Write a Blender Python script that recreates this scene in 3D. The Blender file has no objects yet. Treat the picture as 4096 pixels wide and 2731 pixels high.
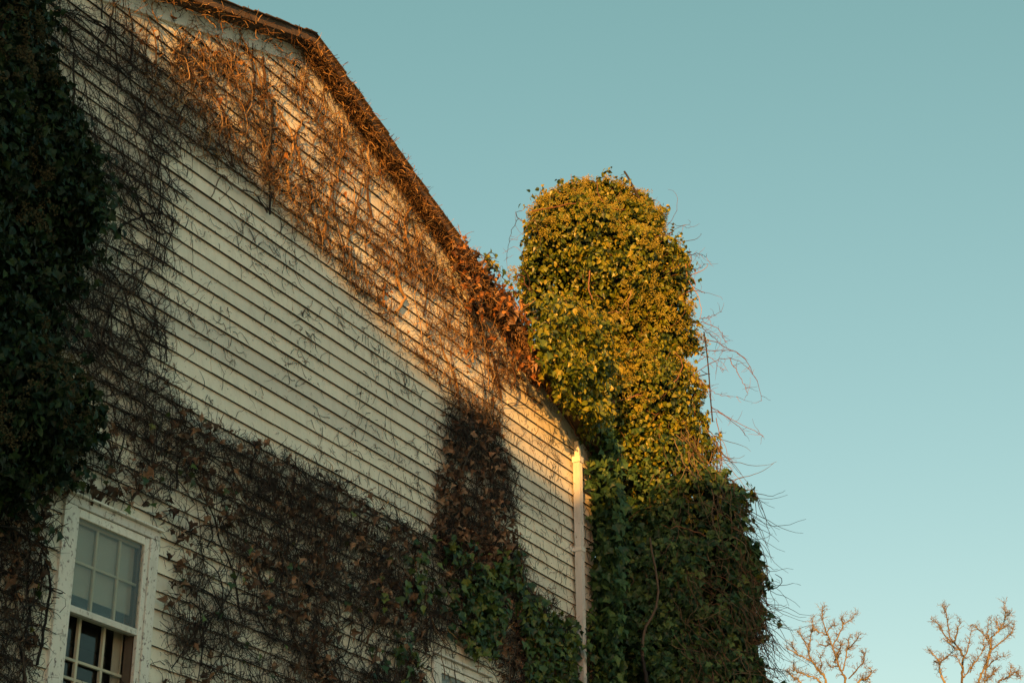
import bpy, math, random
import numpy as np
from mathutils import Matrix, Vector

random.seed(7)
rng = np.random.default_rng(11)
sc = bpy.context.scene
COL = sc.collection

# ------------------------------------------------------------------ camera
# world: the gable wall lies in the plane y = 0 facing -y, x runs along it, z is up
CAM = np.array([0.0, -8.0, 1.6])
FPX = 7241.0                       # focal length in pixels of the 4096 px wide photograph
PITCH = math.atan(FPX / 15532.0)
ROLL = math.atan(77.0 / 15532.0)
HEAD = math.radians(29.1)
_h = np.array([math.cos(HEAD), math.sin(HEAD), 0.0])
_r = np.array([math.sin(HEAD), -math.cos(HEAD), 0.0])
_z = np.array([0.0, 0.0, 1.0])
FW = _h * math.cos(PITCH) + _z * math.sin(PITCH)
_u = -_h * math.sin(PITCH) + _z * math.cos(PITCH)
RT = _r * math.cos(-ROLL) + _u * math.sin(-ROLL)
UP = -_r * math.sin(-ROLL) + _u * math.cos(-ROLL)
cam_d = bpy.data.cameras.new('camera')
cam = bpy.data.objects.new('camera', cam_d)
COL.objects.link(cam)
cam_d.sensor_width = 36.0
cam_d.lens = FPX / 4096.0 * 36.0
cam_d.clip_start = 0.1
cam_d.clip_end = 5000.0
cam.matrix_world = Matrix([[RT[0], UP[0], -FW[0], CAM[0]], [RT[1], UP[1], -FW[1], CAM[1]],
                           [RT[2], UP[2], -FW[2], CAM[2]], [0, 0, 0, 1]])
sc.camera = cam

# ------------------------------------------------------------------ sky, sun, exposure
SUN_ELEV = math.radians(6.0)
SUN_AZ = math.radians(22.0)        # angle between the sun's rays and the wall
SDIR = np.array([-math.cos(SUN_AZ) * math.cos(SUN_ELEV), -math.sin(SUN_AZ) * math.cos(SUN_ELEV), math.sin(SUN_ELEV)])
world = bpy.data.worlds.new('World')
sc.world = world
world.use_nodes = True
wn, wl = world.node_tree.nodes, world.node_tree.links
wn.clear()
sky = wn.new('ShaderNodeTexSky')
sky.sky_type = 'NISHITA'
sky.sun_disc = False
sky.sun_elevation = SUN_ELEV
sky.sun_rotation = math.atan2(SDIR[0], SDIR[1])
sky.altitude = 0
sky.air_density = 1.0
sky.dust_density = 0.7
sky.ozone_density = 1.0
tint = wn.new('ShaderNodeMix')
tint.data_type = 'RGBA'
tint.blend_type = 'MULTIPLY'
tint.inputs[0].default_value = 1.0
sep = wn.new('ShaderNodeSeparateColor'); com = wn.new('ShaderNodeCombineColor')   # film-like grade of the sky: softer green
pw = wn.new('ShaderNodeMath'); pw.operation = 'POWER'; pw.inputs[1].default_value = 0.74
mu = wn.new('ShaderNodeMath'); mu.operation = 'MULTIPLY'; mu.inputs[1].default_value = 1.115
wl.new(sky.outputs[0], sep.inputs[0]); wl.new(sep.outputs[1], pw.inputs[0]); wl.new(pw.outputs[0], mu.inputs[0])
wl.new(sep.outputs[0], com.inputs[0]); wl.new(mu.outputs[0], com.inputs[1]); wl.new(sep.outputs[2], com.inputs[2])
pb = wn.new('ShaderNodeMath'); pb.operation = 'POWER'; pb.inputs[1].default_value = 0.88
wl.new(sep.outputs[2], pb.inputs[0]); wl.new(pb.outputs[0], com.inputs[2])
wl.new(com.outputs[0], tint.inputs[6])
tint.inputs[7].default_value = (0.925, 1.125, 0.915, 1)
bg = wn.new('ShaderNodeBackground')
bg.inputs[1].default_value = 0.15
wo = wn.new('ShaderNodeOutputWorld')
wl.new(tint.outputs[2], bg.inputs[0])
wl.new(bg.outputs[0], wo.inputs[0])
sun_d = bpy.data.lights.new('sun', 'SUN')
sun_d.energy = 5.0
sun_d.color = (1.0, 0.43, 0.08)
sun_d.angle = math.radians(0.53)
sun = bpy.data.objects.new('sun', sun_d)
COL.objects.link(sun)
sun.rotation_euler = Vector(-SDIR).to_track_quat('-Z', 'Y').to_euler()
sun.location = (-20, -15, 25)
sc.view_settings.view_transform = 'Standard'
sc.view_settings.look = 'None'
sc.view_settings.gamma = 1.0
sc.view_settings.use_curve_mapping = False
sc.view_settings.exposure = 0.82

# ------------------------------------------------------------------ helpers
def ray(px, py):
    px = np.asarray(px, float); py = np.asarray(py, float)
    return FW * FPX + (px - 2048.0)[..., None] * RT - (py - 1365.5)[..., None] * UP

def on_wall(px, py, y=0.0):
    r = ray(px, py)
    return CAM + r * ((y - CAM[1]) / r[..., 1])[..., None]

def proj(P):
    v = np.asarray(P, float) - CAM
    d = v @ FW
    return 2048.0 + FPX * (v @ RT) / d, 1365.5 - FPX * (v @ UP) / d

def at_plan(px, py, C, depth=0.0):
    """point on the ray through a pixel, in the upright plane through plan point C facing the camera"""
    C = np.asarray(C, float)
    n = C[:2] - CAM[:2]
    L = np.linalg.norm(n); n = n / L
    r = ray(px, py)
    return CAM + r * ((L + np.asarray(depth, float)) / (r[..., :2] @ n))[..., None]

_tab = np.random.default_rng(5).random((64, 64, 64)).astype(np.float32)
def vnoise(P, s, seed=0):
    q = np.asarray(P, float) * s + seed * 17.3 + 100.0
    i = np.floor(q).astype(int); f = q - i
    f = f * f * (3 - 2 * f)
    out = 0.0
    for dx in (0, 1):
        for dy in (0, 1):
            for dz in (0, 1):
                w = (f[..., 0] if dx else 1 - f[..., 0]) * (f[..., 1] if dy else 1 - f[..., 1]) * (f[..., 2] if dz else 1 - f[..., 2])
                out = out + w * _tab[(i[..., 0] + dx) % 64, (i[..., 1] + dy) % 64, (i[..., 2] + dz) % 64]
    return out * 2 - 1

def in_poly(px, py, poly):
    px = np.asarray(px, float); py = np.asarray(py, float)
    r = np.zeros(px.shape, bool)
    n = len(poly)
    for i in range(n):
        x0, y0 = poly[i]; x1, y1 = poly[(i + 1) % n]
        if y0 == y1: continue
        c = ((y0 > py) != (y1 > py)) & (px < (x1 - x0) * (py - y0) / (y1 - y0) + x0)
        r ^= c
    return r

def tag(o, label=None, cat=None, group=None, kind=None):
    if label: o['label'] = label
    if cat: o['category'] = cat
    if group: o['group'] = group
    if kind: o['kind'] = kind
    return o

def empty(name, loc, label=None, cat=None, group=None, parent=None):
    o = bpy.data.objects.new(name, None)
    COL.objects.link(o)
    o.location = loc
    o.empty_display_size = 0.2
    if parent is not None: put(o, parent)
    return tag(o, label, cat, group)

def put(o, parent):
    """parent while keeping the object where its world coordinates put it (things are only moved, never turned)"""
    o.parent = parent
    o.matrix_parent_inverse = Matrix.Translation(-world_loc(parent))

def world_loc(p):
    w = p.location.copy()
    if p.parent is not None: w += world_loc(p.parent) + p.matrix_parent_inverse.translation
    return w

def mesh_np(name, V, F, mats, rnd=None, smooth=False, midx=None):
    V = np.ascontiguousarray(V, np.float32).reshape(-1, 3)
    F = np.ascontiguousarray(F, np.int32)
    me = bpy.data.meshes.new(name)
    k = F.shape[1]
    me.vertices.add(len(V)); me.vertices.foreach_set('co', V.ravel())
    me.loops.add(F.size); me.loops.foreach_set('vertex_index', F.ravel())
    me.polygons.add(len(F)); me.polygons.foreach_set('loop_start', np.arange(0, F.size, k, dtype=np.int32))
    if midx is not None: me.polygons.foreach_set('material_index', np.ascontiguousarray(midx, np.int32))
    me.polygons.foreach_set('use_smooth', np.full(len(F), bool(smooth)))
    if rnd is not None:
        a = me.attributes.new('rnd', 'FLOAT', 'POINT')
        a.data.foreach_set('value', np.ascontiguousarray(rnd, np.float32))
    for m in (mats if isinstance(mats, (list, tuple)) else [mats]): me.materials.append(m)
    me.update(calc_edges=True)
    return me

def link(name, me, parent=None):
    o = bpy.data.objects.new(name, me)
    COL.objects.link(o)
    if parent is not None: put(o, parent)
    return o

BOXF = np.array([[0, 3, 2, 1], [4, 5, 6, 7], [0, 1, 5, 4], [1, 2, 6, 5], [2, 3, 7, 6], [3, 0, 4, 7]])
def box_v(x0, x1, y0, y1, z0, z1):
    return np.array([[x0, y0, z0], [x1, y0, z0], [x1, y1, z0], [x0, y1, z0], [x0, y0, z1], [x1, y0, z1], [x1, y1, z1], [x0, y1, z1]], float)

def box(name, x0, x1, y0, y1, z0, z1, m, parent, bevel=0.0):
    o = link(name, mesh_np(name, box_v(x0, x1, y0, y1, z0, z1), BOXF, m), parent)
    if bevel:
        b = o.modifiers.new('bevel', 'BEVEL'); b.width = bevel; b.segments = 2
    return o

def boxes(name, L, m, parent):
    V = np.concatenate([box_v(*b) for b in L]); F = np.concatenate([BOXF + 8 * i for i in range(len(L))])
    return link(name, mesh_np(name, V, F, m), parent)

def prism(name, pts, y0, y1, m, parent):
    """polygon given in (x, z), extruded between two y"""
    n = len(pts)
    V = np.array([[p[0], y0, p[1]] for p in pts] + [[p[0], y1, p[1]] for p in pts])
    me = bpy.data.meshes.new(name)
    F = [list(range(n)), list(range(2 * n - 1, n - 1, -1))] + [[i, i + n, (i + 1) % n + n, (i + 1) % n] for i in range(n)]
    me.from_pydata(V.tolist(), [], F); me.materials.append(m); me.update()
    return link(name, me, parent)

def tube_arrays(P, R, sides=3):
    """P (N,M,3) paths, R (N,M) radii -> verts, quads, per-vertex path number"""
    P = np.asarray(P, float); R = np.asarray(R, float)
    N, M, _ = P.shape
    T = np.empty_like(P)
    T[:, 1:-1] = P[:, 2:] - P[:, :-2]; T[:, 0] = P[:, 1] - P[:, 0]; T[:, -1] = P[:, -1] - P[:, -2]
    T /= np.linalg.norm(T, axis=2, keepdims=True) + 1e-9
    ref = np.where(np.abs(T[..., 1:2]) > 0.9, np.array([1.0, 0, 0]), np.array([0, 1.0, 0]))
    U = np.cross(T, ref); U /= np.linalg.norm(U, axis=2, keepdims=True) + 1e-9
    W = np.cross(T, U)
    a = np.arange(sides) * 2 * math.pi / sides
    V = P[:, :, None, :] + R[:, :, None, None] * (np.cos(a)[None, None, :, None] * U[:, :, None, :] + np.sin(a)[None, None, :, None] * W[:, :, None, :])
    idx = np.arange(N * M * sides).reshape(N, M, sides)
    A = idx[:, :-1]; B = idx[:, 1:]
    F = np.stack([A, np.roll(A, -1, 2), np.roll(B, -1, 2), B], -1).reshape(-1, 4)
    return V.reshape(-1, 3), F, np.repeat(np.arange(N), M * sides)

def tubes(name, P, R, m, parent, sides=3, kind='stuff', rnd=True):
    V, F, k = tube_arrays(P, R, sides)
    o = link(name, mesh_np(name, V, F, m, rng.random(len(P))[k] if rnd else None, smooth=sides > 3), parent)
    if kind: o['kind'] = kind
    return o

def smooth_path(pts, n=14):
    """Catmull-Rom through the points"""
    p = np.asarray(pts, float)
    p = np.concatenate([[2 * p[0] - p[1]], p, [2 * p[-1] - p[-2]]])
    t = np.linspace(0, len(p) - 3 - 1e-6, n)
    i = t.astype(int); f = (t - i)[:, None]
    a, b, c, d = p[i], p[i + 1], p[i + 2], p[i + 3]
    return 0.5 * (2 * b + (c - a) * f + (2 * a - 5 * b + 4 * c - d) * f ** 2 + (3 * b - a - 3 * c + d) * f ** 3)

def stem(name, pts, r0, r1, m, parent, n=14, sides=6, wob=0.0):
    p = smooth_path(pts, n)
    if wob: p = p + rng.normal(0, wob, p.shape)
    R = np.linspace(r0, r1, n)[None]
    return tubes(name, p[None], R, m, parent, sides, kind=None)

# ------------------------------------------------------------------ materials
def new_mat(name):
    m = bpy.data.materials.new(name); m.use_nodes = True
    n = m.node_tree.nodes; l = m.node_tree.links
    return m, n, l, n['Principled BSDF']

def ramp(n, stops):
    r = n.new('ShaderNodeValToRGB')
    e = r.color_ramp.elements
    while len(e) < len(stops): e.new(0.5)
    for k, (p, c) in zip(e, stops):
        k.position = p; k.color = (*c, 1) if len(c) == 3 else c
    return r

def noise(n, l, scale, detail=4, rough=0.6, co=None, vec=(1, 1, 1)):
    t = n.new('ShaderNodeTexNoise')
    t.inputs['Scale'].default_value = scale; t.inputs['Detail'].default_value = detail; t.inputs['Roughness'].default_value = rough
    mp = n.new('ShaderNodeMapping'); mp.inputs['Scale'].default_value = vec
    l.new(co, mp.inputs[0]); l.new(mp.outputs[0], t.inputs['Vector'])
    return t

def mixc(n, l, a, b, fac, mode='MIX'):
    x = n.new('ShaderNodeMix'); x.data_type = 'RGBA'; x.blend_type = mode
    for s, v in ((6, a), (7, b), (0, fac)):
        if hasattr(v, 'links'): l.new(v, x.inputs[s])
        else: x.inputs[s].default_value = v if s == 0 else (*v, 1)
    return x.outputs[2]

def geo_pos(n):
    return n.new('ShaderNodeNewGeometry').outputs['Position']

def mat_paint(name, c1, c2, speck, speck_amt=0.60, rough=0.6, grain=0.25):
    m, n, l, b = new_mat(name)
    co = geo_pos(n)
    oi = n.new('ShaderNodeObjectInfo')
    big = noise(n, l, 1.1, 4, 0.6, co)
    rb = ramp(n, [(0.35, c1), (0.7, c2)]); l.new(big.outputs[0], rb.inputs[0])
    r1 = ramp(n, [(0, (0.82, 0.82, 0.83)), (0.3, (0.94, 0.94, 0.93)), (1, (1.06, 1.05, 1.02))]); l.new(oi.outputs['Random'], r1.inputs[0])
    c = mixc(n, l, rb.outputs[0], r1.outputs[0], 1.0, 'MULTIPLY')
    st = noise(n, l, 5.0, 5, 0.7, co, (3.0, 1, 0.5))
    rs = ramp(n, [(0.45, (1, 1, 1)), (0.8, (0.86, 0.85, 0.81))]); l.new(st.outputs[0], rs.inputs[0])
    c = mixc(n, l, c, rs.outputs[0], 0.8, 'MULTIPLY')
    sp = noise(n, l, 38, 5, 0.65, co, (1, 1, 0.7))
    rp = ramp(n, [(speck_amt, (0, 0, 0)), (speck_amt + 0.09, (1, 1, 1))]); l.new(sp.outputs[0], rp.inputs[0])
    pa = noise(n, l, 2.3, 4, 0.7, co)                       # specks gather in drifts
    rq = ramp(n, [(0.38, (0.12, 0.12, 0.12)), (0.60, (1, 1, 1))]); l.new(pa.outputs[0], rq.inputs[0])
    c = mixc(n, l, c, speck, mixc(n, l, rp.outputs[0], rq.outputs[0], 1.0, 'MULTIPLY'))
    dt = noise(n, l, 9.0, 6, 0.75, co, (1, 1, 0.35))         # grey water stains
    rd = ramp(n, [(0.52, (0, 0, 0)), (0.75, (1, 1, 1))]); l.new(dt.outputs[0], rd.inputs[0])
    sc_ = n.new('ShaderNodeMath'); sc_.operation = 'MULTIPLY'; sc_.inputs[1].default_value = 0.45; l.new(rd.outputs[0], sc_.inputs[0])
    c = mixc(n, l, c, (0.36, 0.345, 0.29), sc_.outputs[0])
    l.new(c, b.inputs['Base Color'])
    b.inputs['Roughness'].default_value = rough
    gr = noise(n, l, 30, 4, 0.6, co, (0.15, 1, 2.5))
    bm = n.new('ShaderNodeBump'); bm.inputs['Strength'].default_value = grain; bm.inputs['Distance'].default_value = 0.004
    l.new(gr.outputs[0], bm.inputs['Height']); l.new(bm.outputs[0], b.inputs['Normal'])
    return m

def mat_plain(name, c1, c2, scale=6, rough=0.8, bump=0.3, vec=(1, 1, 1), metal=0.0):
    m, n, l, b = new_mat(name)
    co = geo_pos(n)
    t = noise(n, l, scale, 5, 0.65, co, vec)
    r = ramp(n, [(0.3, c1), (0.7, c2)]); l.new(t.outputs[0], r.inputs[0])
    l.new(r.outputs[0], b.inputs['Base Color'])
    b.inputs['Roughness'].default_value = rough; b.inputs['Metallic'].default_value = metal
    bm = n.new('ShaderNodeBump'); bm.inputs['Strength'].default_value = bump; bm.inputs['Distance'].default_value = 0.01
    l.new(t.outputs[0], bm.inputs['Height']); l.new(bm.outputs[0], b.inputs['Normal'])
    return m

def mat_leaf(name, stops, rough=0.45, spec=0.4, transl=0.15):
    """colour picked per leaf: attribute rnd on merged leaves, object random on single ones"""
    m, n, l, b = new_mat(name)
    at = n.new('ShaderNodeAttribute'); at.attribute_name = 'rnd'
    oi = n.new('ShaderNodeObjectInfo')
    ad = n.new('ShaderNodeMath'); ad.operation = 'ADD'
    l.new(at.outputs['Fac'], ad.inputs[0]); l.new(oi.outputs['Random'], ad.inputs[1])
    fr = n.new('ShaderNodeMath'); fr.operation = 'FRACT'; l.new(ad.outputs[0], fr.inputs[0])
    r = ramp(n, stops); l.new(fr.outputs[0], r.inputs[0])
    co = geo_pos(n)
    t = noise(n, l, 45, 3, 0.6, co)
    r2 = ramp(n, [(0.3, (0.78, 0.78, 0.78)), (0.7, (1.12, 1.12, 1.1))]); l.new(t.outputs[0], r2.inputs[0])
    c = mixc(n, l, r.outputs[0], r2.outputs[0], 1.0, 'MULTIPLY')
    l.new(c, b.inputs['Base Color'])
    b.inputs['Roughness'].default_value = rough
    b.inputs['Specular IOR Level'].default_value = spec
    if transl:
        tr = n.new('ShaderNodeBsdfTranslucent'); l.new(c, tr.inputs[0])
        mx = n.new('ShaderNodeMixShader'); mx.inputs[0].default_value = transl
        l.new(b.outputs[0], mx.inputs[1]); l.new(tr.outputs[0], mx.inputs[2])
        l.new(mx.outputs[0], n['Material Output'].inputs[0])
    return m

M = {}
M['siding'] = mat_paint('cream clapboard paint', (0.79, 0.765, 0.66), (0.86, 0.835, 0.73), (0.15, 0.13, 0.10), 0.625)
M['butt'] = mat_plain('board edge with shadow tone', (0.018, 0.016, 0.016), (0.04, 0.034, 0.03), 14, 0.9, 0.3)  # near-black tone paints the shadow line under each board
M['trim'] = mat_paint('flaking white trim paint', (0.74, 0.76, 0.74), (0.82, 0.84, 0.81), (0.11, 0.08, 0.085), 0.555, 0.55)
M['spout'] = mat_paint('white downspout enamel', (0.66, 0.69, 0.68), (0.76, 0.78, 0.76), (0.16, 0.13, 0.11), 0.60, 0.4, 0.1)
M['sash'] = mat_paint('yellowed sash paint', (0.48, 0.48, 0.38), (0.58, 0.58, 0.47), (0.13, 0.10, 0.08), 0.62, 0.55)
M['fascia'] = mat_plain('dark weathered fascia wood', (0.05, 0.035, 0.025), (0.12, 0.08, 0.055), 9, 0.9, 0.4, (3, 1, 3))
M['shingle'] = mat_plain('brown asphalt shingle', (0.05, 0.038, 0.03), (0.10, 0.075, 0.055), 60, 0.95, 0.5)
M['sheath'] = mat_plain('bare sheathing', (0.10, 0.085, 0.07), (0.16, 0.13, 0.10), 8, 0.9)
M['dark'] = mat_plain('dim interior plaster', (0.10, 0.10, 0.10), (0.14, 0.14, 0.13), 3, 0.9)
M['blind'] = mat_plain('pale roller blind', (0.70, 0.67, 0.58), (0.78, 0.75, 0.65), 4, 0.8, 0.1)
M['brick'] = mat_plain('old red brick', (0.16, 0.07, 0.05), (0.28, 0.13, 0.09), 20, 0.9)
M['bark'] = mat_leaf('shade-toned dry vine bark', [(0.0, (0.014, 0.014, 0.016)), (0.55, (0.030, 0.028, 0.028)), (0.85, (0.075, 0.062, 0.052)), (1, (0.16, 0.125, 0.09))], 0.85, 0.2, 0)  # bark colour darkened to carry the shade of the unlit wall
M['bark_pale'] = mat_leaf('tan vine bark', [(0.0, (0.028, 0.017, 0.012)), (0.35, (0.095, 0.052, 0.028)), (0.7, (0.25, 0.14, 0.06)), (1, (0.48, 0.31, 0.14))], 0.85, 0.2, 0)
M['twig_grey'] = mat_leaf('grey-brown twig bark', [(0, (0.06, 0.045, 0.032)), (0.5, (0.12, 0.09, 0.06)), (1, (0.22, 0.165, 0.11))], 0.85, 0.2, 0)
M['bark_red'] = mat_leaf('reddish creeper bark', [(0.0, (0.10, 0.045, 0.03)), (0.5, (0.19, 0.085, 0.05)), (1, (0.27, 0.14, 0.08))], 0.8, 0.2, 0)
M['tree'] = mat_leaf('pale tree bark', [(0, (0.10, 0.085, 0.055)), (0.5, (0.18, 0.155, 0.095)), (1, (0.28, 0.245, 0.15))], 0.85, 0.2, 0)
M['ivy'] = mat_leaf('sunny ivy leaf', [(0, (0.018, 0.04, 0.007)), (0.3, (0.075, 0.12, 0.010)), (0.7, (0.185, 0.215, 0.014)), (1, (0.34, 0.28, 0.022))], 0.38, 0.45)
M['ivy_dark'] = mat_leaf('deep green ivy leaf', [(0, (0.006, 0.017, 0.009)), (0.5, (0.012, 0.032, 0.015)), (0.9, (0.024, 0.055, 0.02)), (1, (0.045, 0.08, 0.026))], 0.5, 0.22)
M['ivy_low'] = mat_leaf('shade-toned ivy leaf', [(0, (0.014, 0.042, 0.024)), (0.5, (0.042, 0.105, 0.044)), (0.85, (0.08, 0.16, 0.05)), (1, (0.14, 0.20, 0.055))], 0.45, 0.3)  # shade put into the leaf colour for the column's unlit foot
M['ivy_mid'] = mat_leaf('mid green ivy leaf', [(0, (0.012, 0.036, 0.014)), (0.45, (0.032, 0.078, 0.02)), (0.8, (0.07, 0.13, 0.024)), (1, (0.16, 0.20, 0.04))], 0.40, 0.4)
M['umbel'] = mat_leaf('ochre ivy flower heads', [(0, (0.22, 0.19, 0.03)), (0.5, (0.35, 0.30, 0.045)), (1, (0.48, 0.40, 0.08))], 0.8, 0.2, 0.1)
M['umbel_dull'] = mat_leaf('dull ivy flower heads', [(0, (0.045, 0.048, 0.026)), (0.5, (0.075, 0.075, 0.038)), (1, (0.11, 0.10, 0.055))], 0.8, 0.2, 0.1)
M['brown'] = mat_leaf('withered brown leaf', [(0, (0.045, 0.032, 0.026)), (0.4, (0.11, 0.075, 0.052)), (0.8, (0.24, 0.155, 0.10)), (1, (0.42, 0.28, 0.18))], 0.7, 0.25, 0.15)
M['rust'] = mat_leaf('rust orange dead leaf', [(0, (0.10, 0.036, 0.014)), (0.35, (0.25, 0.095, 0.024)), (0.8, (0.42, 0.19, 0.05)), (1, (0.52, 0.28, 0.09))], 0.6, 0.3, 0.2)
M['metal'] = mat_plain('rusted iron rod', (0.03, 0.025, 0.022), (0.06, 0.045, 0.035), 30, 0.7, 0.2, metal=0.6)
M['ground'] = mat_plain('winter lawn paled for bounce', (0.22, 0.20, 0.13), (0.32, 0.28, 0.19), 0.6, 0.95)  # unseen ground, made pale to bounce light up onto the wall
M['plaster'] = mat_plain('grey siding of unseen shading house', (0.30, 0.29, 0.27), (0.38, 0.37, 0.34), 3, 0.8)

def mat_glass(name, tintc, refl=0.10):
    m, n, l, b = new_mat(name)
    n.remove(b)
    tr = n.new('ShaderNodeBsdfTransparent'); tr.inputs[0].default_value = (*tintc, 1)
    gl = n.new('ShaderNodeBsdfGlossy'); gl.inputs['Roughness'].default_value = 0.03
    co = geo_pos(n); t = noise(n, l, 3.0, 2, 0.5, co)
    bm = n.new('ShaderNodeBump'); bm.inputs['Strength'].default_value = 0.08; bm.inputs['Distance'].default_value = 0.02
    l.new(t.outputs[0], bm.inputs['Height']); l.new(bm.outputs[0], gl.inputs['Normal'])
    lw = n.new('ShaderNodeFresnel')
    bf = n.new('ShaderNodeNewGeometry'); mr = n.new('ShaderNodeMapRange')       # same reflectance from either side of the sheet
    mr.inputs['To Min'].default_value = 1.45; mr.inputs['To Max'].default_value = 1 / 1.45
    l.new(bf.outputs['Backfacing'], mr.inputs['Value']); l.new(mr.outputs[0], lw.inputs[0])
    mx = n.new('ShaderNodeMixShader')
    l.new(lw.outputs[0], mx.inputs[0]); l.new(tr.outputs[0], mx.inputs[1]); l.new(gl.outputs[0], mx.inputs[2])
    l.new(mx.outputs[0], n['Material Output'].inputs[0])
    return m
M['glass'] = mat_glass('old window glass', (0.88, 0.89, 0.88))
M['glass_dust'] = mat_glass('dusty storm glass', (0.90, 0.90, 0.88))

# ------------------------------------------------------------------ ground
def make_ground():
    n = 24
    g = np.linspace(-1, 1, n); g = np.sign(g) * np.abs(g) ** 3 * 1500
    X, Y = np.meshgrid(g, g)
    V = np.stack([X, Y, np.zeros_like(X)], -1).reshape(-1, 3)
    i = np.arange(n * n).reshape(n, n)
    F = np.stack([i[:-1, :-1], i[:-1, 1:], i[1:, 1:], i[1:, :-1]], -1).reshape(-1, 4)
    o = link('ground', mesh_np('ground', V, F, M['ground']))
    o['kind'] = 'structure'
make_ground()

# ------------------------------------------------------------------ the house
XA, ZA, SL = 10.55, 10.62, math.tan(math.radians(19.4))    # ridge x, ridge top z, slope
XL, XR, DEPTH = 5.05, 16.05, 9.5
OVER = 0.20
house = empty('clapboard_house', (XA, 4.5, 0), 'old cream clapboard house with a shallow gable, its wall overgrown by vines', 'house')

def roof_z(x, drop=0.0): return ZA - drop - abs(x - XA) * SL

WIN = [(8.31, 9.263, 4.16, 5.735), (12.90, 13.853, 4.16, 5.735)]     # outer casing edges of the two windows
RAKE_DROP = 0.10

wall = prism('wall', [(XL, 0.0), (XR, 0.0), (XR, 3.9), (XL, 3.9)], 0.02, 0.10, M['sheath'], house)
def sheathing():
    xs = [XL, WIN[0][0] + 0.13, WIN[0][1] - 0.13, WIN[1][0] + 0.13, WIN[1][1] - 0.13, XR]
    for a, b, solid in ((xs[0], xs[1], 1), (xs[1], xs[2], 0), (xs[2], xs[3], 1), (xs[3], xs[4], 0), (xs[4], xs[5], 1)):
        z0 = 3.9
        if not solid:
            prism('sheathing', [(a, 3.9), (b, 3.9), (b, 4.28), (a, 4.28)], 0.02, 0.10, M['sheath'], wall)
            z0 = 5.62
        t = [(a, z0), (b, z0), (b, roof_z(b, 0.12))]
        if a < XA < b: t.append((XA, roof_z(XA, 0.12)))
        t.append((a, roof_z(a, 0.12)))
        prism('sheathing', t, 0.02, 0.10, M['sheath'], wall)
sheathing()
# inside and the other walls
prism('rear_wall', [(XL, 0), (XR, 0), (XR, roof_z(XR, .12)), (XA, roof_z(XA, .12)), (XL, roof_z(XL, .12))], DEPTH - 0.1, DEPTH, M['plaster'], house)
box('side_wall', XL, XL + 0.1, 0.10, DEPTH - 0.1, 0, roof_z(XL, .12), M['siding'], house)
box('side_wall', XR - 0.1, XR, 0.10, DEPTH - 0.1, 0, roof_z(XR, .12), M['siding'], house)
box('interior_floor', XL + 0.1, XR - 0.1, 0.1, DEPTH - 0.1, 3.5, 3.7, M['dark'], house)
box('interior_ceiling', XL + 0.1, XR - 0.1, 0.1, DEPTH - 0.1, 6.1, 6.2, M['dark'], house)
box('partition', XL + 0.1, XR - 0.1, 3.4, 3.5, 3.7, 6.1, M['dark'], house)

EXPO = 0.1285
Z0 = 7.375 - 54 * EXPO
def board(x0b, x1b, x0t, x1t, z0, parent, ztop=None):
    """one clapboard: thick at its bottom edge, thin at the top, a little warped"""
    k = 4
    t = np.linspace(0, 1, k + 1)
    zb = z0 + rng.normal(0, 0.0016, k + 1); zt = z0 + EXPO + 0.012 if ztop is None else ztop
    yb = -0.029 + rng.normal(0, 0.0022, k + 1)
    xb = x0b + (x1b - x0b) * t; xt = x0t + (x1t - x0t) * t
    V = []
    for i in range(k + 1):
        V += [[xb[i], yb[i], zb[i]], [xb[i], -0.002, zb[i] + 0.003], [xt[i], -0.002, zt], [xt[i], -0.007, zt]]
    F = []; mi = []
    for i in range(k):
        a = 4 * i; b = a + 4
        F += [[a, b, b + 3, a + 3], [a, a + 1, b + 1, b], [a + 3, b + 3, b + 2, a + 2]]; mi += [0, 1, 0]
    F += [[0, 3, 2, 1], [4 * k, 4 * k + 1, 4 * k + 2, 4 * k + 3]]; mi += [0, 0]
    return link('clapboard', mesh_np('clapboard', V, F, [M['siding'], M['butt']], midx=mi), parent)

course = 0
z = Z0
while z < ZA - 0.2:
    zt = z + EXPO
    def half(zz):      # how far the wall reaches either side of the ridge at this height
        return min(XR - XA, max(0.0, (ZA - 0.13 - zz) / SL))
    hb, ht = half(z), half(zt + 0.012)
    if hb < 0.25: break
    cuts = [(XA - hb, XA + hb)]
    for (a, b, c0, c1) in WIN:
        if z < c1 - 0.02 and zt > c0 + 0.02:
            cuts = [s for (p, q) in cuts for s in (((p, a + 0.02), (b - 0.02, q)) if p < a < q else ((p, q),))]
    for (a, b, c0, c1) in WIN:                     # the course that is notched over a window head
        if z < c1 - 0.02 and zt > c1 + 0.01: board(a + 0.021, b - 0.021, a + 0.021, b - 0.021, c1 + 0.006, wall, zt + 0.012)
    for (p, q) in cuts:
        brk = [p]
        if z > 3.6:
            x = p + random.uniform(1.2, 4.2)
            while x < q - 0.9:
                brk.append(x); x += random.uniform(2.6, 4.6)
        brk.append(q)
        for i in range(len(brk) - 1):
            a, b = brk[i] + (0.002 if i else 0), brk[i + 1] - (0.002 if i < len(brk) - 2 else 0)
            at_, bt = a, b
            if abs(a - (XA - hb)) < 1e-6: at_ = XA - ht
            if abs(b - (XA + hb)) < 1e-6: bt = XA + ht
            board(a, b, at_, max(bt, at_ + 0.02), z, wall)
    z += EXPO; course += 1

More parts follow.
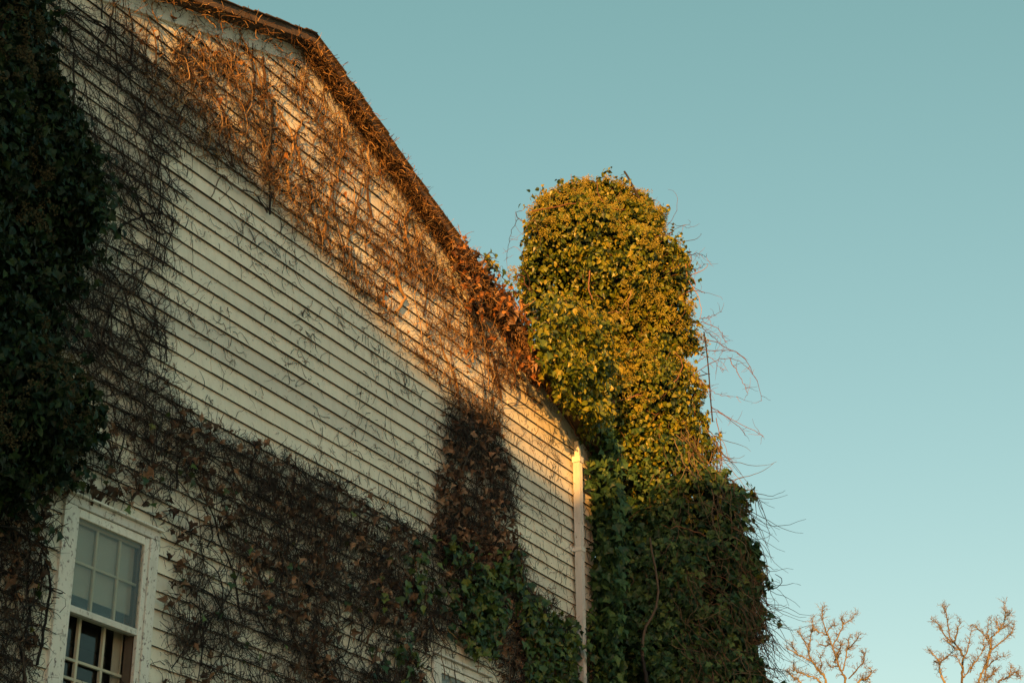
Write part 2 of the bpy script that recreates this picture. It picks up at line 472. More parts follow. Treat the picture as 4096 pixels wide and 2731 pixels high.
# rake boards on the wall, roof, fascia, soffit, shingles
def sloped(name, s, x_in, x_out, y0, y1, d0, d1, m, parent):
    """bar following the roof slope on side s, from |x-XA| = x_in to x_out, between two drops below the roof line"""
    P = [(XA + s * x_in, roof_z(XA + x_in, d0)), (XA + s * x_out, roof_z(XA + x_out, d0)), (XA + s * x_out, roof_z(XA + x_out, d1)), (XA + s * x_in, roof_z(XA + x_in, d1))]
    if s < 0: P = P[::-1]
    return prism(name, P, y0, y1, m, parent)
EAVE = 5.60
for s in (-1, 1):
    sloped('rake_board', s, 0.0 if s < 0 else 0.002, 5.5, -0.045, -0.0, 0.095, 0.27, M['trim'], house)
roof = None
for s in (-1, 1):
    r_ = sloped('roof', s, 0.0, EAVE, -OVER + 0.022, DEPTH + 0.2, 0.03, 0.09, M['sheath'], house)
    sloped('fascia', s, 0.0, EAVE, -OVER, -OVER + 0.02, 0.028, 0.105, M['fascia'], r_)
    sloped('soffit', s, 0.0, EAVE, -OVER + 0.024, -0.001, 0.092, 0.105, M['fascia'], r_)
    box('eave_board', *(sorted((XA + s * EAVE, XA + s * (EAVE + 0.02)))), -OVER, DEPTH + 0.2, roof_z(XA + EAVE, 0.16), roof_z(XA + EAVE, 0.02), M['fascia'], r_)
    n = int(EAVE / 0.14)
    for i in range(n + 1):
        u0 = EAVE + 0.03 - i * 0.14; u1 = max(u0 - 0.19, 0.0)
        if u0 <= 0.02: break
        th = 0.012
        jit = random.uniform(-0.012, 0.008)
        x0, x1 = XA + s * u0, XA + s * u1
        za, zb = roof_z(x0, 0.03), roof_z(x1, 0.028)
        V = np.array([[x0, -OVER - 0.025 + jit, za + 0.006], [x1, -OVER - 0.025 + jit, zb], [x1, DEPTH + 0.22, zb], [x0, DEPTH + 0.22, za + 0.006],
                      [x0, -OVER - 0.025 + jit, za + 0.006 + th], [x1, -OVER - 0.025 + jit, zb + 0.004], [x1, DEPTH + 0.22, zb + 0.004], [x0, DEPTH + 0.22, za + 0.006 + th]])
        link('shingle', mesh_np('shingle', V, BOXF if s < 0 else BOXF[:, ::-1], M['shingle']), r_)
box('ridge_cap', XA - 0.07, XA + 0.07, -OVER - 0.012, DEPTH + 0.22, ZA - 0.04, ZA - 0.016, M['shingle'], house, 0.006)

# windows
def make_window(x0, x1, zb, zt, detail):
    w = box('window', x0 + 0.128, x1 - 0.128, 0.115, 0.118, 4.2, 5.62, M['glass'], house)   # its lower sash glazing sheet
    w.name = 'window'
    B = 0.003
    T = M['trim']
    box('casing', x0, x0 + 0.115, -0.042, 0.0, zb + 0.06, zt - 0.076, T, w, B)
    box('casing', x1 - 0.09, x1, -0.042, 0.0, zb + 0.06, zt - 0.076, T, w, B)
    box('head_casing', x0, x1, -0.044, 0.0, zt - 0.074, zt - 0.013, T, w, B)
    box('drip_cap', x0 - 0.012, x1 + 0.012, -0.075, 0.0, zt - 0.011, zt + 0.004, T, w, B)
    box('sill', x0 - 0.03, x1 + 0.03, -0.09, 0.05, zb, zb + 0.055, T, w, B)
    a, b = x0 + 0.117, x1 - 0.092
    # jamb lining
    box('jamb', a - 0.03, a + 0.012, 0.002, 0.16, 4.22, zt - 0.09, M['sash'], w)
    box('jamb', b - 0.012, b + 0.03, 0.002, 0.16, 4.22, zt - 0.09, M['sash'], w)
    box('jamb_head', a + 0.012, b - 0.012, 0.002, 0.16, zt - 0.105, zt - 0.09, M['sash'], w)
    box('parting_bead', b - 0.035, b - 0.0125, 0.055, 0.068, 4.22, zt - 0.106, M['sash'], w)
    # storm frame and its one upper pane
    box('storm_frame', a, a + 0.036, -0.030, 0.0, 4.25, zt - 0.078, T, w, B)
    box('storm_frame', b - 0.046, b, -0.030, 0.0, 4.25, zt - 0.078, T, w, B)
    box('storm_frame', a + 0.036, b - 0.046, -0.029, 0.0, zt - 0.136, zt - 0.078, T, w, B)
    box('storm_rail', a + 0.036, b - 0.046, -0.027, 0.012, 4.962, 5.006, T, w, B)
    box('storm_pane', a + 0.030, b - 0.040, -0.016, -0.013, 5.004, zt - 0.13, M['glass_dust'], w)
    # upper sash: 3 x 2
    S = M['sash']
    sx = [8.485 - 8.31 + x0 - 0.02, 8.712 - 8.31 + x0, 8.942 - 8.31 + x0, x1 - 0.098]
    y0, y1 = 0.022, 0.052
    box('sash_stile', sx[0] - 0.03, sx[0] + 0.02, y0, y1, 4.97, 5.63, S, w, B)
    box('sash_stile', sx[3] - 0.024, sx[3] + 0.02, y0, y1, 4.97, 5.63, S, w, B)
    box('sash_rail', sx[0] + 0.02, sx[3] - 0.024, y0, y1, 5.585, 5.63, S, w, B)
    box('sash_rail', sx[0] + 0.02, sx[3] - 0.024, y0, y1, 4.97, 5.01, S, w, B)
    for x in sx[1:3]: box('muntin', x - 0.010, x + 0.010, y0 + 0.002, y1 - 0.002, 5.01, 5.585, S, w, B)
    xs = [sx[0] + 0.02, sx[1] - 0.010, sx[1] + 0.010, sx[2] - 0.010, sx[2] + 0.010, sx[3] - 0.024]
    for i in range(3): box('muntin', xs[2 * i], xs[2 * i + 1], y0 + 0.004, y1 - 0.004, 5.315, 5.331, S, w)
    for i in range(3):
        for (c, d) in ((5.012, 5.313), (5.333, 5.583)):
            box('pane', xs[2 * i], xs[2 * i + 1], 0.036, 0.039, c, d, M['glass'], w)
    # lower sash, set further in
    y0, y1 = 0.080, 0.110
    lx = [sx[0], 8.690 - 8.31 + x0, 8.930 - 8.31 + x0, x1 - 0.10]
    box('sash_stile', lx[0] - 0.03, lx[0] + 0.02, y0, y1, 4.24, 5.03, S, w, B)
    box('sash_stile', lx[3] - 0.03, lx[3] + 0.02, y0, y1, 4.24, 5.03, S, w, B)
    box('sash_rail', lx[0] + 0.02, lx[3] - 0.03, y0, y1, 4.99, 5.03, S, w, B)
    box('sash_rail', lx[0] + 0.02, lx[3] - 0.03, y0, y1, 4.24, 4.30, S, w, B)
    for x in lx[1:3]: box('muntin', x - 0.011, x + 0.011, y0 + 0.002, y1 - 0.002, 4.30, 4.99, S, w, B)
    xs = [lx[0] + 0.02, lx[1] - 0.011, lx[1] + 0.011, lx[2] - 0.011, lx[2] + 0.011, lx[3] - 0.03]
    for zz in (4.700, 4.577):
        for i in range(3): box('muntin', xs[2 * i], xs[2 * i + 1], y0 + 0.004, y1 - 0.004, zz - 0.009, zz + 0.009, S, w)
    # blind behind the upper sash, a strip of it hanging lower at the right
    box('blind', x0 + 0.16, x1 - 0.11, 0.064, 0.068, 5.115, 5.64, M['blind'], w)
    box('curtain', 9.075 - 8.31 + x0, x1 - 0.09, 0.130, 0.136, 4.2, 5.2, M['blind'], w)
    return w
for (a, b, c, d) in WIN: make_window(a, b, c, d, True)

# downspout
def make_downspout():
    x0, x1, y0, y1 = 15.565, 15.635, -0.125, -0.05
    prof = []
    nx = 5
    for i in range(nx):                      # fluted front
        a = x0 + (x1 - x0) * i / nx; b = x0 + (x1 - x0) * (i + 1) / nx
        prof += [(a + 0.001, y0), (b - 0.006, y0), (b - 0.005, y0 + 0.005), (b - 0.001, y0 + 0.005)]
    prof += [(x1, y0 + 0.004), (x1, y1), (x0, y1), (x0, y0 + 0.004)]
    zs = np.linspace(0.3, 8.40, 22)
    rings = []
    for z in zs:
        dx = 0.004 * math.sin(z * 1.7); dy = 0.003 * math.cos(z * 2.3)
        rings.append([[p[0] + dx, p[1] + dy, z] for p in prof])
    V = np.array(rings).reshape(-1, 3); n = len(prof)
    F = []
    for i in range(len(zs) - 1):
        for j in range(n): F.append([i * n + j, i * n + (j + 1) % n, (i + 1) * n + (j + 1) % n, (i + 1) * n + j])
    d = link('downspout', mesh_np('downspout', V, np.array(F), M['spout']), house)
    box('collar', x0 - 0.012, x1 + 0.010, y0 - 0.010, y1 + 0.01, 8.36, 8.425, M['spout'], d, 0.006)
    box('outlet', x0 + 0.012, x1 - 0.012, y0 + 0.012, y1 - 0.01, 8.42, 8.60, M['spout'], d, 0.006)
    for z in (7.40, 5.2, 3.0):
        boxes('strap', [(x0 - 0.008, x1 + 0.008, y0 - 0.009, y0 - 0.005, z, z + 0.045), (x0 - 0.010, x0 - 0.006, y0 - 0.009, -0.022, z, z + 0.045),
                        (x1 + 0.006, x1 + 0.010, y0 - 0.009, -0.022, z, z + 0.045), (x0 - 0.07, x0 - 0.0101, -0.034, -0.030, z, z + 0.045), (x1 + 0.0101, x1 + 0.06, -0.034, -0.030, z, z + 0.045)], M['spout'], d)
make_downspout()

# the chimney that carries the ivy
CH = np.array([17.0, 0.30])
chim = box('chimney', 16.90, 17.46, -0.30, 0.26, 0.0, 11.6, M['brick'], house)
box('chimney_cap', 16.87, 17.49, -0.33, 0.29, 11.6, 11.7, M['brick'], chim)

# ------------------------------------------------------------------ neighbour house behind the camera: its gable shades the lower wall
def neighbour():
    ax = np.array([-math.cos(SUN_AZ), -math.sin(SUN_AZ)])            # towards the sun
    lat = np.array([ax[1], -ax[0]]) * -1                              # sideways, increasing with wall x
    if lat[0] < 0: lat = -lat
    L = 27.0
    te = math.tan(SUN_ELEV)
    o2 = np.array([4.0, 0.0]) + ax * L
    # flared gable profile: (lateral offset, height), chosen so that its shadow line crosses the wall as in the photograph
    prof = [((xw - 4.0) * math.sin(SUN_AZ), zw + (L + (xw - 4.0) * math.cos(SUN_AZ)) * te) for xw, zw in ((4.0, 10.75), (10.8, 8.85), (12.6, 8.28), (15.6, 8.0), (18.5, 8.15), (24.0, 8.1))]
    right = [(l, z) for l, z in prof]; left = [(-l, z) for l, z in prof[:0:-1]]
    line = left + right
    hw = prof[-1][0]; e = prof[-1][1]
    root = empty('unseen_shading_house', (o2[0] + ax[0] * 5, o2[1] + ax[1] * 5, 0), 'grey gabled house standing behind the viewpoint, shading the lower wall', 'house')
    def W(l, d, z): return [o2[0] + lat[0] * l + ax[0] * d, o2[1] + lat[1] * l + ax[1] * d, z]
    def solid(name, prof, d0, d1, m, par):
        n = len(prof)
        V = [W(l, d0, z) for l, z in prof] + [W(l, d1, z) for l, z in prof]
        me = bpy.data.meshes.new(name)
        me.from_pydata(V, [], [list(range(n)), list(range(2 * n - 1, n - 1, -1))] + [[i, i + n, (i + 1) % n + n, (i + 1) % n] for i in range(n)])
        me.materials.append(m); me.update()
        return link(name, me, par)
    solid('wall', [(-hw + .4, 0), (hw - .4, 0)] + [(l * (1 - 0.4 / hw), z - 0.15) for l, z in line[::-1]], 0.3, 10, M['plaster'], root)
    solid('roof', [(l, z - 0.12) for l, z in line] + line[::-1], 0, 10.4, M['shingle'], root)
    for l in (-4, 0, 4):
        for zz in (1.2, 4.4, 7.4):
            f = solid('window', [(l - .55, zz), (l + .55, zz), (l + .55, zz + 1.6), (l - .55, zz + 1.6)], 0.24, 0.30, M['trim'], root)
            solid('pane', [(l - .45, zz + .1), (l + .45, zz + .1), (l + .45, zz + 1.5), (l - .45, zz + 1.5)], 0.22, 0.238, M['glass'], f)
neighbour()

# ------------------------------------------------------------------ leaves
LEAF = {}
def leaf_var(name, out, ctr, fold, droop, curl, n=3):
    L = []
    for k in range(n):
        r = np.random.default_rng(k + 3)
        p = np.array(out + [ctr], float)
        p = p + r.normal(0, 0.03, p.shape)
        zz = fold * np.abs(p[:, 0]) - droop * p[:, 1] ** 2 + curl * r.normal(0, 1, len(p))
        V = np.column_stack([p, zz]); V[-1, 2] -= 0.04
        m = len(out)
        F = np.array([[m, (i + 1) % m, i] for i in range(m)])
        L.append((V, F))
    LEAF[name] = L
lob = [(0, .03), (-.30, -.14), (-.42, .10), (-.60, .34), (-.27, .50), (0, 1.0), (.27, .50), (.60, .34), (.42, .10), (.30, -.14)]
ova = [(0, 0), (-.26, .06), (-.40, .33), (-.25, .70), (0, 1.0), (.25, .70), (.40, .33), (.26, .06)]
leaf_var('lobed', lob, (0, .30), 0.22, 0.25, 0.03)
leaf_var('ovate', ova, (0, .35), 0.30, 0.22, 0.03)
leaf_var('dry', lob, (0, .30), 0.75, 0.50, 0.10)

def frames(N, tipdir, nrm, spin=0.5, tilt=0.4):
    """leaf frames: y = towards the tip, z = face normal"""
    z = nrm + rng.normal(0, tilt, nrm.shape)
    z /= np.linalg.norm(z, axis=1, keepdims=True)
    y = tipdir + rng.normal(0, spin, nrm.shape)
    y -= (y * z).sum(1, keepdims=True) * z
    y /= np.linalg.norm(y, axis=1, keepdims=True) + 1e-9
    x = np.cross(y, z)
    return np.stack([x, y, z], 2)                  # columns are the axes

def add_leaves(parent, P, nrm, size, shape, m, singles=300, spin=0.5, tilt=0.4, tip=None, part='leaf'):
    N = len(P)
    if not N: return
    tipd = np.tile(np.array([0, 0, -1.0]), (N, 1)) if tip is None else tip
    A = frames(N, tipd, nrm, spin, tilt)
    size = np.broadcast_to(size, (N,))
    px, py = proj(P)
    vis = (px > -60) & (px < 4150) & (py > -60) & (py < 2790)
    v = P - CAM; d = np.linalg.norm(v, axis=1)
    score = np.abs((A[:, :, 2] * v).sum(1) / d) * size ** 2 / d ** 2 * vis * np.clip(-(nrm * v).sum(1) / d, 0, 1)
    order = np.argsort(-score)
    single = order[:singles]; rest = order[singles:]
    var = LEAF[shape]
    pick = rng.integers(0, len(var), N)
    me = []
    for k, (V, F) in enumerate(var): me.append(mesh_np(part, V, F, m, np.zeros(len(V))))
    off = world_loc(parent)
    for i in single:
        o = bpy.data.objects.new(part, me[pick[i]]); COL.objects.link(o)
        o.parent = parent; o.matrix_parent_inverse = Matrix.Translation(-off)
        a = A[i] * size[i]
        o.matrix_basis = Matrix([[a[0, 0], a[0, 1], a[0, 2], P[i, 0]], [a[1, 0], a[1, 1], a[1, 2], P[i, 1]], [a[2, 0], a[2, 1], a[2, 2], P[i, 2]], [0, 0, 0, 1]])
    if len(rest):
        VV, FF, RR = [], [], []; base = 0
        for k, (V, F) in enumerate(var):
            ids = rest[pick[rest] == k]
            if not len(ids): continue
            X = np.einsum('nij,vj->nvi', A[ids] * size[ids][:, None, None], V) + P[ids][:, None, :]
            VV.append(X.reshape(-1, 3)); FF.append((F[None] + (np.arange(len(ids)) * len(V))[:, None, None]).reshape(-1, 3) + base)
            RR.append(np.repeat(rng.random(len(ids)), len(V))); base += len(ids) * len(V)
        o = link('foliage', mesh_np('foliage', np.concatenate(VV), np.concatenate(FF), m, np.concatenate(RR)), parent)
        o['kind'] = 'stuff'

def add_umbels(parent, P, nrm, m, r=0.032, nb=12):
    """round flower heads: a ball of little stalked berries"""
    N = len(P)
    if not N: return
    d = rng.normal(0, 1, (N, nb, 3)); d /= np.linalg.norm(d, axis=2, keepdims=True)
    rr = r * rng.uniform(0.7, 1.3, N)
    C = P[:, None, :] + d * rr[:, None, None]
    oct_ = np.array([[1, 0, 0], [-1, 0, 0], [0, 1, 0], [0, -1, 0], [0, 0, 1], [0, 0, -1]], float) * 0.0072
    of = np.array([[0, 2, 4], [2, 1, 4], [1, 3, 4], [3, 0, 4], [2, 0, 5], [1, 2, 5], [3, 1, 5], [0, 3, 5]])
    V = (C.reshape(-1, 1, 3) + oct_[None]).reshape(-1, 3)
    F = (of[None] + (np.arange(N * nb) * 6)[:, None, None]).reshape(-1, 3)
    o = link('flower_heads', mesh_np('flower_heads', V, F, m, np.repeat(rng.random(N), nb * 6)), parent)
    o['kind'] = 'stuff'
    # stalks
    S = np.stack([np.repeat(P, nb // 2, 0), C[:, ::2].reshape(-1, 3)], 1)
    tubes('flower_stalks', S, np.full((len(S), 2), 0.0018), m, parent)

def wander(P0, D0, n, step, turn, fix=None):
    """random walking paths from P0 along D0"""
    N = len(P0)
    out = np.empty((N, n, 3)); p = P0.copy(); d = D0 / (np.linalg.norm(D0, axis=1, keepdims=True) + 1e-9)
    for i in range(n):
        out[:, i] = p
        d = d + rng.normal(0, turn, d.shape)
        if fix is not None: d = fix(p, d)
        d /= np.linalg.norm(d, axis=1, keepdims=True) + 1e-9
        p = p + d * np.asarray(step).reshape(-1, 1)
    return out

# ------------------------------------------------------------------ ivy column on the chimney
zk = np.array([0.0, 3.0, 6.0, 6.4, 7.4, 8.1, 8.75, 9.4, 9.9, 10.4, 11.0, 11.4, 11.76, 12.03, 12.20, 12.30, 12.34])
ck = np.array([0.55, 0.58, 0.58, 0.58, 0.68, 0.60, 0.42, 0.34, 0.28, 0.18, 0.07, 0.04, -0.02, -0.04, -0.05, -0.05, -0.06])
rk = np.array([1.00, 0.96, 0.95, 0.95, 0.96, 0.84, 0.74, 0.76, 0.82, 0.91, 1.07, 1.09, 0.99, 0.78, 0.54, 0.32, 0.06])
_n = (CH - CAM[:2]) / np.linalg.norm(CH - CAM[:2]); LATV = np.array([_n[1], -_n[0]])
def column_point(z, th, inset=0.0):
    c = np.interp(z, zk, ck); r = np.interp(z, zk, rk)
    d = np.stack([np.cos(th), np.sin(th), np.zeros_like(th)], -1)
    base = np.stack([CH[0] + LATV[0] * c, CH[1] + LATV[1] * c, z], -1)
    q = base + d * r[:, None]
    lump = 0.24 * vnoise(q, 1.25, 1) + 0.17 * vnoise(q, 2.9, 2) + 0.08 * vnoise(q, 6.5, 7) - 0.75 * np.clip(vnoise(q, 2.1, 9) - 0.30, 0, 0.28)
    rr = r - 0.06 + lump * np.clip(r * 2, 0.2, 1) - inset
    return base + d * np.maximum(rr, 0.0)[:, None]

def column_sample(N, zlo, zhi, back=0.45):
    zz = np.linspace(zlo, zhi, 400); r = np.interp(zz, zk, rk); c = np.interp(zz, zk, ck)
    ds = np.hypot(np.gradient(r, zz), 1.0) * (r + 0.05)
    cdf = np.cumsum(ds); cdf /= cdf[-1]
    z = np.interp(rng.random(N), cdf, zz)
    th = rng.random(N) * 2 * math.pi
    front = np.cos(th - math.atan2(-_n[1], -_n[0])) > -0.25
    keep = front | (rng.random(N) < back)
    return z[keep], th[keep]

def column_normal(z, th):
    e = 0.02
    a = column_point(z, th); b = column_point(z, th + 0.03); c = column_point(np.minimum(z + e, 12.34), th)
    n = np.cross(b - a, c - a)
    rad = np.stack([np.cos(th), np.sin(th), np.zeros_like(th)], -1)
    n *= np.sign((n * rad).sum(1) + 1e-9)[:, None]
    top = np.clip((z - 11.95) / 0.4, 0, 1)[:, None]
    n = n / (np.linalg.norm(n, axis=1, keepdims=True) + 1e-9) * 0.8 + rad * 0.5 + np.array([0, 0, 1.0]) * (0.25 + top)
    return n / np.linalg.norm(n, axis=1, keepdims=True)

ivy = empty('ivy_plant', (CH[0] + 0.3, CH[1] - 0.5, 0), 'tall rounded column of yellow-green ivy rising past the eave beside the downspout', 'ivy')
z, th = column_sample(46000, 5.6, 12.34, 0.4)
P = column_point(z, th, np.abs(rng.normal(0, 0.07, len(z))) - 0.03)
nr = column_normal(z, th)
low = z < 8.5 + rng.normal(0, 0.35, len(z))  # leaves below the shadow edge get the darkened colour
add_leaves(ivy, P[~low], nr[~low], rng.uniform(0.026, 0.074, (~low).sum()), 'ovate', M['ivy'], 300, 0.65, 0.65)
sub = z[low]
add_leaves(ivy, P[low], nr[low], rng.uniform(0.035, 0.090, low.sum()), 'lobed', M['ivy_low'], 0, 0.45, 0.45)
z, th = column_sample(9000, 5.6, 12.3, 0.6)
add_leaves(ivy, column_point(z, th, rng.uniform(0.12, 0.26, len(z))), column_normal(z, th), rng.uniform(0.13, 0.19, len(z)), 'lobed', M['ivy_dark'], 0, 0.6, 0.6)  # inner leaves coloured dark to deepen the shade in the hollows
z, th = column_sample(5000, 0.05, 5.6, 1)
add_leaves(ivy, column_point(z, th, rng.uniform(-0.03, 0.1, len(z))), column_normal(z, th), rng.uniform(0.10, 0.17, len(z)), 'lobed', M['ivy_mid'], 0, 0.4, 0.4)
# flower heads, in drifts, mostly high up
z, th = column_sample(7000, 7.2, 12.34, 0.2)
P = column_point(z, th, -0.035); nr = column_normal(z, th)
dr = vnoise(P, 1.7, 4) + 0.42 * (z - 10.4) / 2.0 + 0.25 * vnoise(P, 5.0, 6)
k = dr > 0.10
add_umbels(ivy, P[k] + nr[k] * rng.uniform(0.0, 0.05, k.sum())[:, None], nr[k], M['umbel'])
# leafy shoots that stand out of the mass and break its outline
def shoots(parent, P0, D0, m, shape, lmin, lmax, size, bark):
    N = len(P0); n = 6
    W_ = wander(P0, D0, n, rng.uniform(lmin, lmax, N) / (n - 1), 0.28)
    tubes('shoots', W_, np.linspace(0.0035, 0.0018, n)[None].repeat(N, 0), bark, parent)
    L = np.repeat(W_[:, 1:].reshape(-1, 3), 2, 0); L = L + rng.normal(0, 0.016, L.shape)
    nr = L - CAM; nr = -nr / np.linalg.norm(nr, axis=1, keepdims=True) * 0.4 + rng.normal(0, 0.6, L.shape) + np.array([0, 0, 0.5])
    nr /= np.linalg.norm(nr, axis=1, keepdims=True)
    add_leaves(parent, L, nr, rng.uniform(*size, len(L)), shape, m, 0, 0.8, 0.5)
z, th = column_sample(620, 8.6, 12.3, 0.3)
nr = column_normal(z, th)
shoots(ivy, column_point(z, th, 0.02), nr + rng.normal(0, 0.35, nr.shape) + np.array([0, 0, 0.15]), M['ivy'], 'ovate', 0.10, 0.24, (0.028, 0.062), M['bark_red'])
z, th = column_sample(420, 5.9, 8.6, 0.3)
nr = column_normal(z, th)
shoots(ivy, column_point(z, th, 0.02), nr + rng.normal(0, 0.35, nr.shape) - np.array([0, 0, 0.35]), M['ivy_low'], 'lobed', 0.10, 0.28, (0.035, 0.075), M['bark'])
# woody stems showing on and in the ivy
def on_column(p, d):
    rad = p[:, :2] - (CH + LATV * np.interp(p[:, 2], zk, ck)[:, None])
    r = np.linalg.norm(rad, axis=1); want = np.interp(p[:, 2], zk, rk) + 0.03
    u = rad / (r[:, None] + 1e-9)
    d = d.copy(); d[:, :2] += u * ((want - r) * 2.0)[:, None]
    return d
z, th = column_sample(150, 6.0, 12.0, 0.2)
P = column_point(z, th, -0.02)
D = np.stack([-np.sin(th), np.cos(th), rng.normal(0.2, 0.9, len(th))], -1) * rng.choice([-1, 1], len(th))[:, None]
W_ = wander(P, D, 12, rng.uniform(0.03, 0.075, len(z)), 0.28, on_column)
for i in range(60):
    r0 = random.uniform(0.004, 0.009)
    tubes('stem', W_[i:i + 1], np.linspace(r0, r0 * 0.4, 12)[None], M['bark_red'] if i % 2 else M['bark_pale'], ivy, 4, kind=None)
tubes('twigs', W_[60:], np.linspace(0.004, 0.0015, 12)[None].repeat(len(W_) - 60, 0), M['bark_red'], ivy)
for pts, r0 in (([(2310, 1775), (2370, 1760), (2420, 1735), (2445, 1690), (2455, 1600)], 0.022), ([(2420, 1738), (2470, 1770), (2475, 1830), (2440, 1880)], 0.012),
                ([(2570, 2640), (2575, 2520), (2620, 2440), (2630, 2330), (2600, 2150)], 0.017), ([(2310, 1790), (2318, 1740), (2300, 1700)], 0.02),
                ([(2590, 2731), (2565, 2600)], 0.024), ([(2360, 1080), (2355, 1150), (2370, 1200)], 0.010), ([(2125, 845), (2250, 822), (2340, 812), (2420, 830), (2500, 838)], 0.008)):
    q = at_plan(np.array([p[0] for p in pts]), np.array([p[1] for p in pts]), CH + LATV * 0.4, -1.0)
    stem('stem', q, r0, r0 * 0.6, M['bark_red'] if pts[0][1] < 2000 else M['bark'], ivy, 14, 6, 0.004)
# thicket of bare twigs hanging over the shaded flank
z, th = column_sample(2600, 6.0, 9.2, 0.0)
P = column_point(z, th, -0.05)
side = ((P[:, :2] - CH) @ LATV)
k = side > 0.55 + 0.35 * rng.random(len(z))
P = P[k][:520]; th_ = th[k][:520]
D = np.stack([np.cos(th_) * 0.3, np.sin(th_) * 0.3, -np.ones(len(th_))], -1) + rng.normal(0, 0.35, (len(th_), 3))
tubes('hanging_twigs', wander(P, D, 9, rng.uniform(0.03, 0.10, len(P)), 0.22), np.linspace(0.0052, 0.0018, 9)[None].repeat(len(P), 0), M['twig_grey'], ivy)

# loose creeper arching off the right side of the column
cre = empty('bare_creeper', (CH[0] + 0.9, CH[1] - 0.9, 6.0), 'leafless reddish creeper arching into the sky off the right side of the ivy column', 'creeper')
def z4(p): return (1900 + p[0] / 1.5683, 600 + p[1] / 1.5683)
def z5(p): return (2000 + p[0] / 1.3867, 1600 + p[1] / 1.3867)
ARCS = [(z4, [(1390, 1180), (1500, 1200), (1600, 1250), (1690, 1305), (1750, 1410), (1785, 1490), (1800, 1570)]), (z4, [(1380, 1400), (1460, 1350), (1540, 1310), (1610, 1310), (1690, 1345), (1740, 1400)]),
        (z4, [(1600, 1310), (1640, 1390), (1690, 1470), (1712, 1530)]), (z4, [(1400, 1060), (1490, 1040), (1545, 1012)]), (z4, [(1420, 1070), (1530, 1130), (1572, 1210)]),
        (z4, [(1360, 1400), (1450, 1480), (1530, 1530), (1640, 1545)]), (z4, [(1400, 1100), (1480, 1160), (1530, 1200)]), (z4, [(1400, 1250), (1500, 1260), (1600, 1255), (1680, 1290)]),
        (z4, [(1380, 1330), (1470, 1300), (1560, 1390)]), (z4, [(1380, 1440), (1440, 1500), (1490, 1568)]),
        (z5, [(1140, 90), (1200, 62), (1290, 112), (1420, 172), (1466, 205)]), (z5, [(1160, 30), (1240, 80), (1330, 150), (1360, 200)]), (z5, [(1190, 330), (1250, 320), (1305, 350)]),
        (z5, [(1180, 380), (1250, 420), (1320, 470)]), (z5, [(1190, 440), (1260, 480), (1330, 520)]), (z5, [(1200, 100), (1225, 260), (1215, 400), (1190, 450)]),
        (z5, [(1240, 540), (1310, 570), (1388, 600)]), (z5, [(1300, 640), (1360, 670), (1400, 765)]), (z5, [(1390, 1040), (1480, 1130), (1557, 1260)]),
        (z5, [(1390, 1060), (1450, 1180), (1500, 1270), (1535, 1365)]), (z5, [(1380, 1110), (1420, 1230), (1440, 1320), (1490, 1430), (1560, 1510), (1610, 1590)]),
        (z5, [(1370, 1180), (1430, 1320), (1520, 1440), (1600, 1560)]), (z5, [(1360, 1300), (1430, 1330), (1540, 1340)]), (z5, [(1350, 1370), (1420, 1420), (1500, 1480), (1560, 1568)]),
        (z5, [(1390, 1230), (1420, 1300), (1415, 1450), (1440, 1568)]), (z5, [(1400, 1400), (1450, 1380), (1520, 1400)]), (z5, [(1400, 1480), (1470, 1430), (1500, 1520), (1490, 1580)]),
        (z5, [(1380, 1530), (1430, 1560), (1490, 1620)]), (z4, [(1120, 430), (1240, 465), (1340, 490)]), (z4, [(1330, 660), (1400, 650), (1450, 672)]), (z4, [(1300, 740), (1390, 745), (1440, 718)]),
        (z4, [(880, 240), (960, 250), (1047, 266)]), (z4, [(270, 430), (235, 500), (210, 600), (198, 680)]), (z4, [(1100, 380), (1140, 370), (1158, 348)])]
for i, (fn, pts) in enumerate(ARCS):
    q = np.array([fn(p) for p in pts])
    dep = random.uniform(-0.35, 0.15) + np.linspace(0, random.uniform(-0.3, 0.2), len(q))
    stem('stem', at_plan(q[:, 0], q[:, 1], CH + LATV * 0.9, dep), 0.0048, 0.0022, M['bark_red'] if i < 17 else M['bark'], cre, 16, 4, 0.006)
q = np.array([z4(p) for p in [(1436, 1140), (1450, 1240), (1462, 1350), (1470, 1450), (1478, 1568), (1490, 1700)]])
cord = stem('hanging_cord', at_plan(q[:, 0], q[:, 1], CH + LATV * 0.9, -0.1), 0.008, 0.008, M['metal'], None, 14, 5)
tag(cord, 'thin dark cord hanging among the bare creeper right of the ivy column', 'cord')
P0 = []
for i, (fn, pts) in enumerate(ARCS):
    q = np.array([fn(p) for p in pts]); w = smooth_path(at_plan(q[:, 0], q[:, 1], CH + LATV * 0.9, -0.1), 18)
    P0.append(w[rng.integers(2, 18, 9)])
P0 = np.concatenate(P0)
D0 = rng.normal(0, 1, P0.shape) + np.array([0.3, -0.4, -0.2])
tubes('twigs', wander(P0, D0, 5, rng.uniform(0.015, 0.05, len(P0)), 0.25), np.linspace(0.0026, 0.0012, 5)[None].repeat(len(P0), 0), M['bark_red'], cre)

rod_p = at_plan(np.array([2497.0, 2515, 2560]), np.array([686.0, 714, 800]), CH, -0.45)
rod = stem('metal_rod', rod_p, 0.012, 0.012, M['metal'], None, 5, 6)
tag(rod, 'thin dark metal rod leaning out of the top of the ivy column', 'rod')

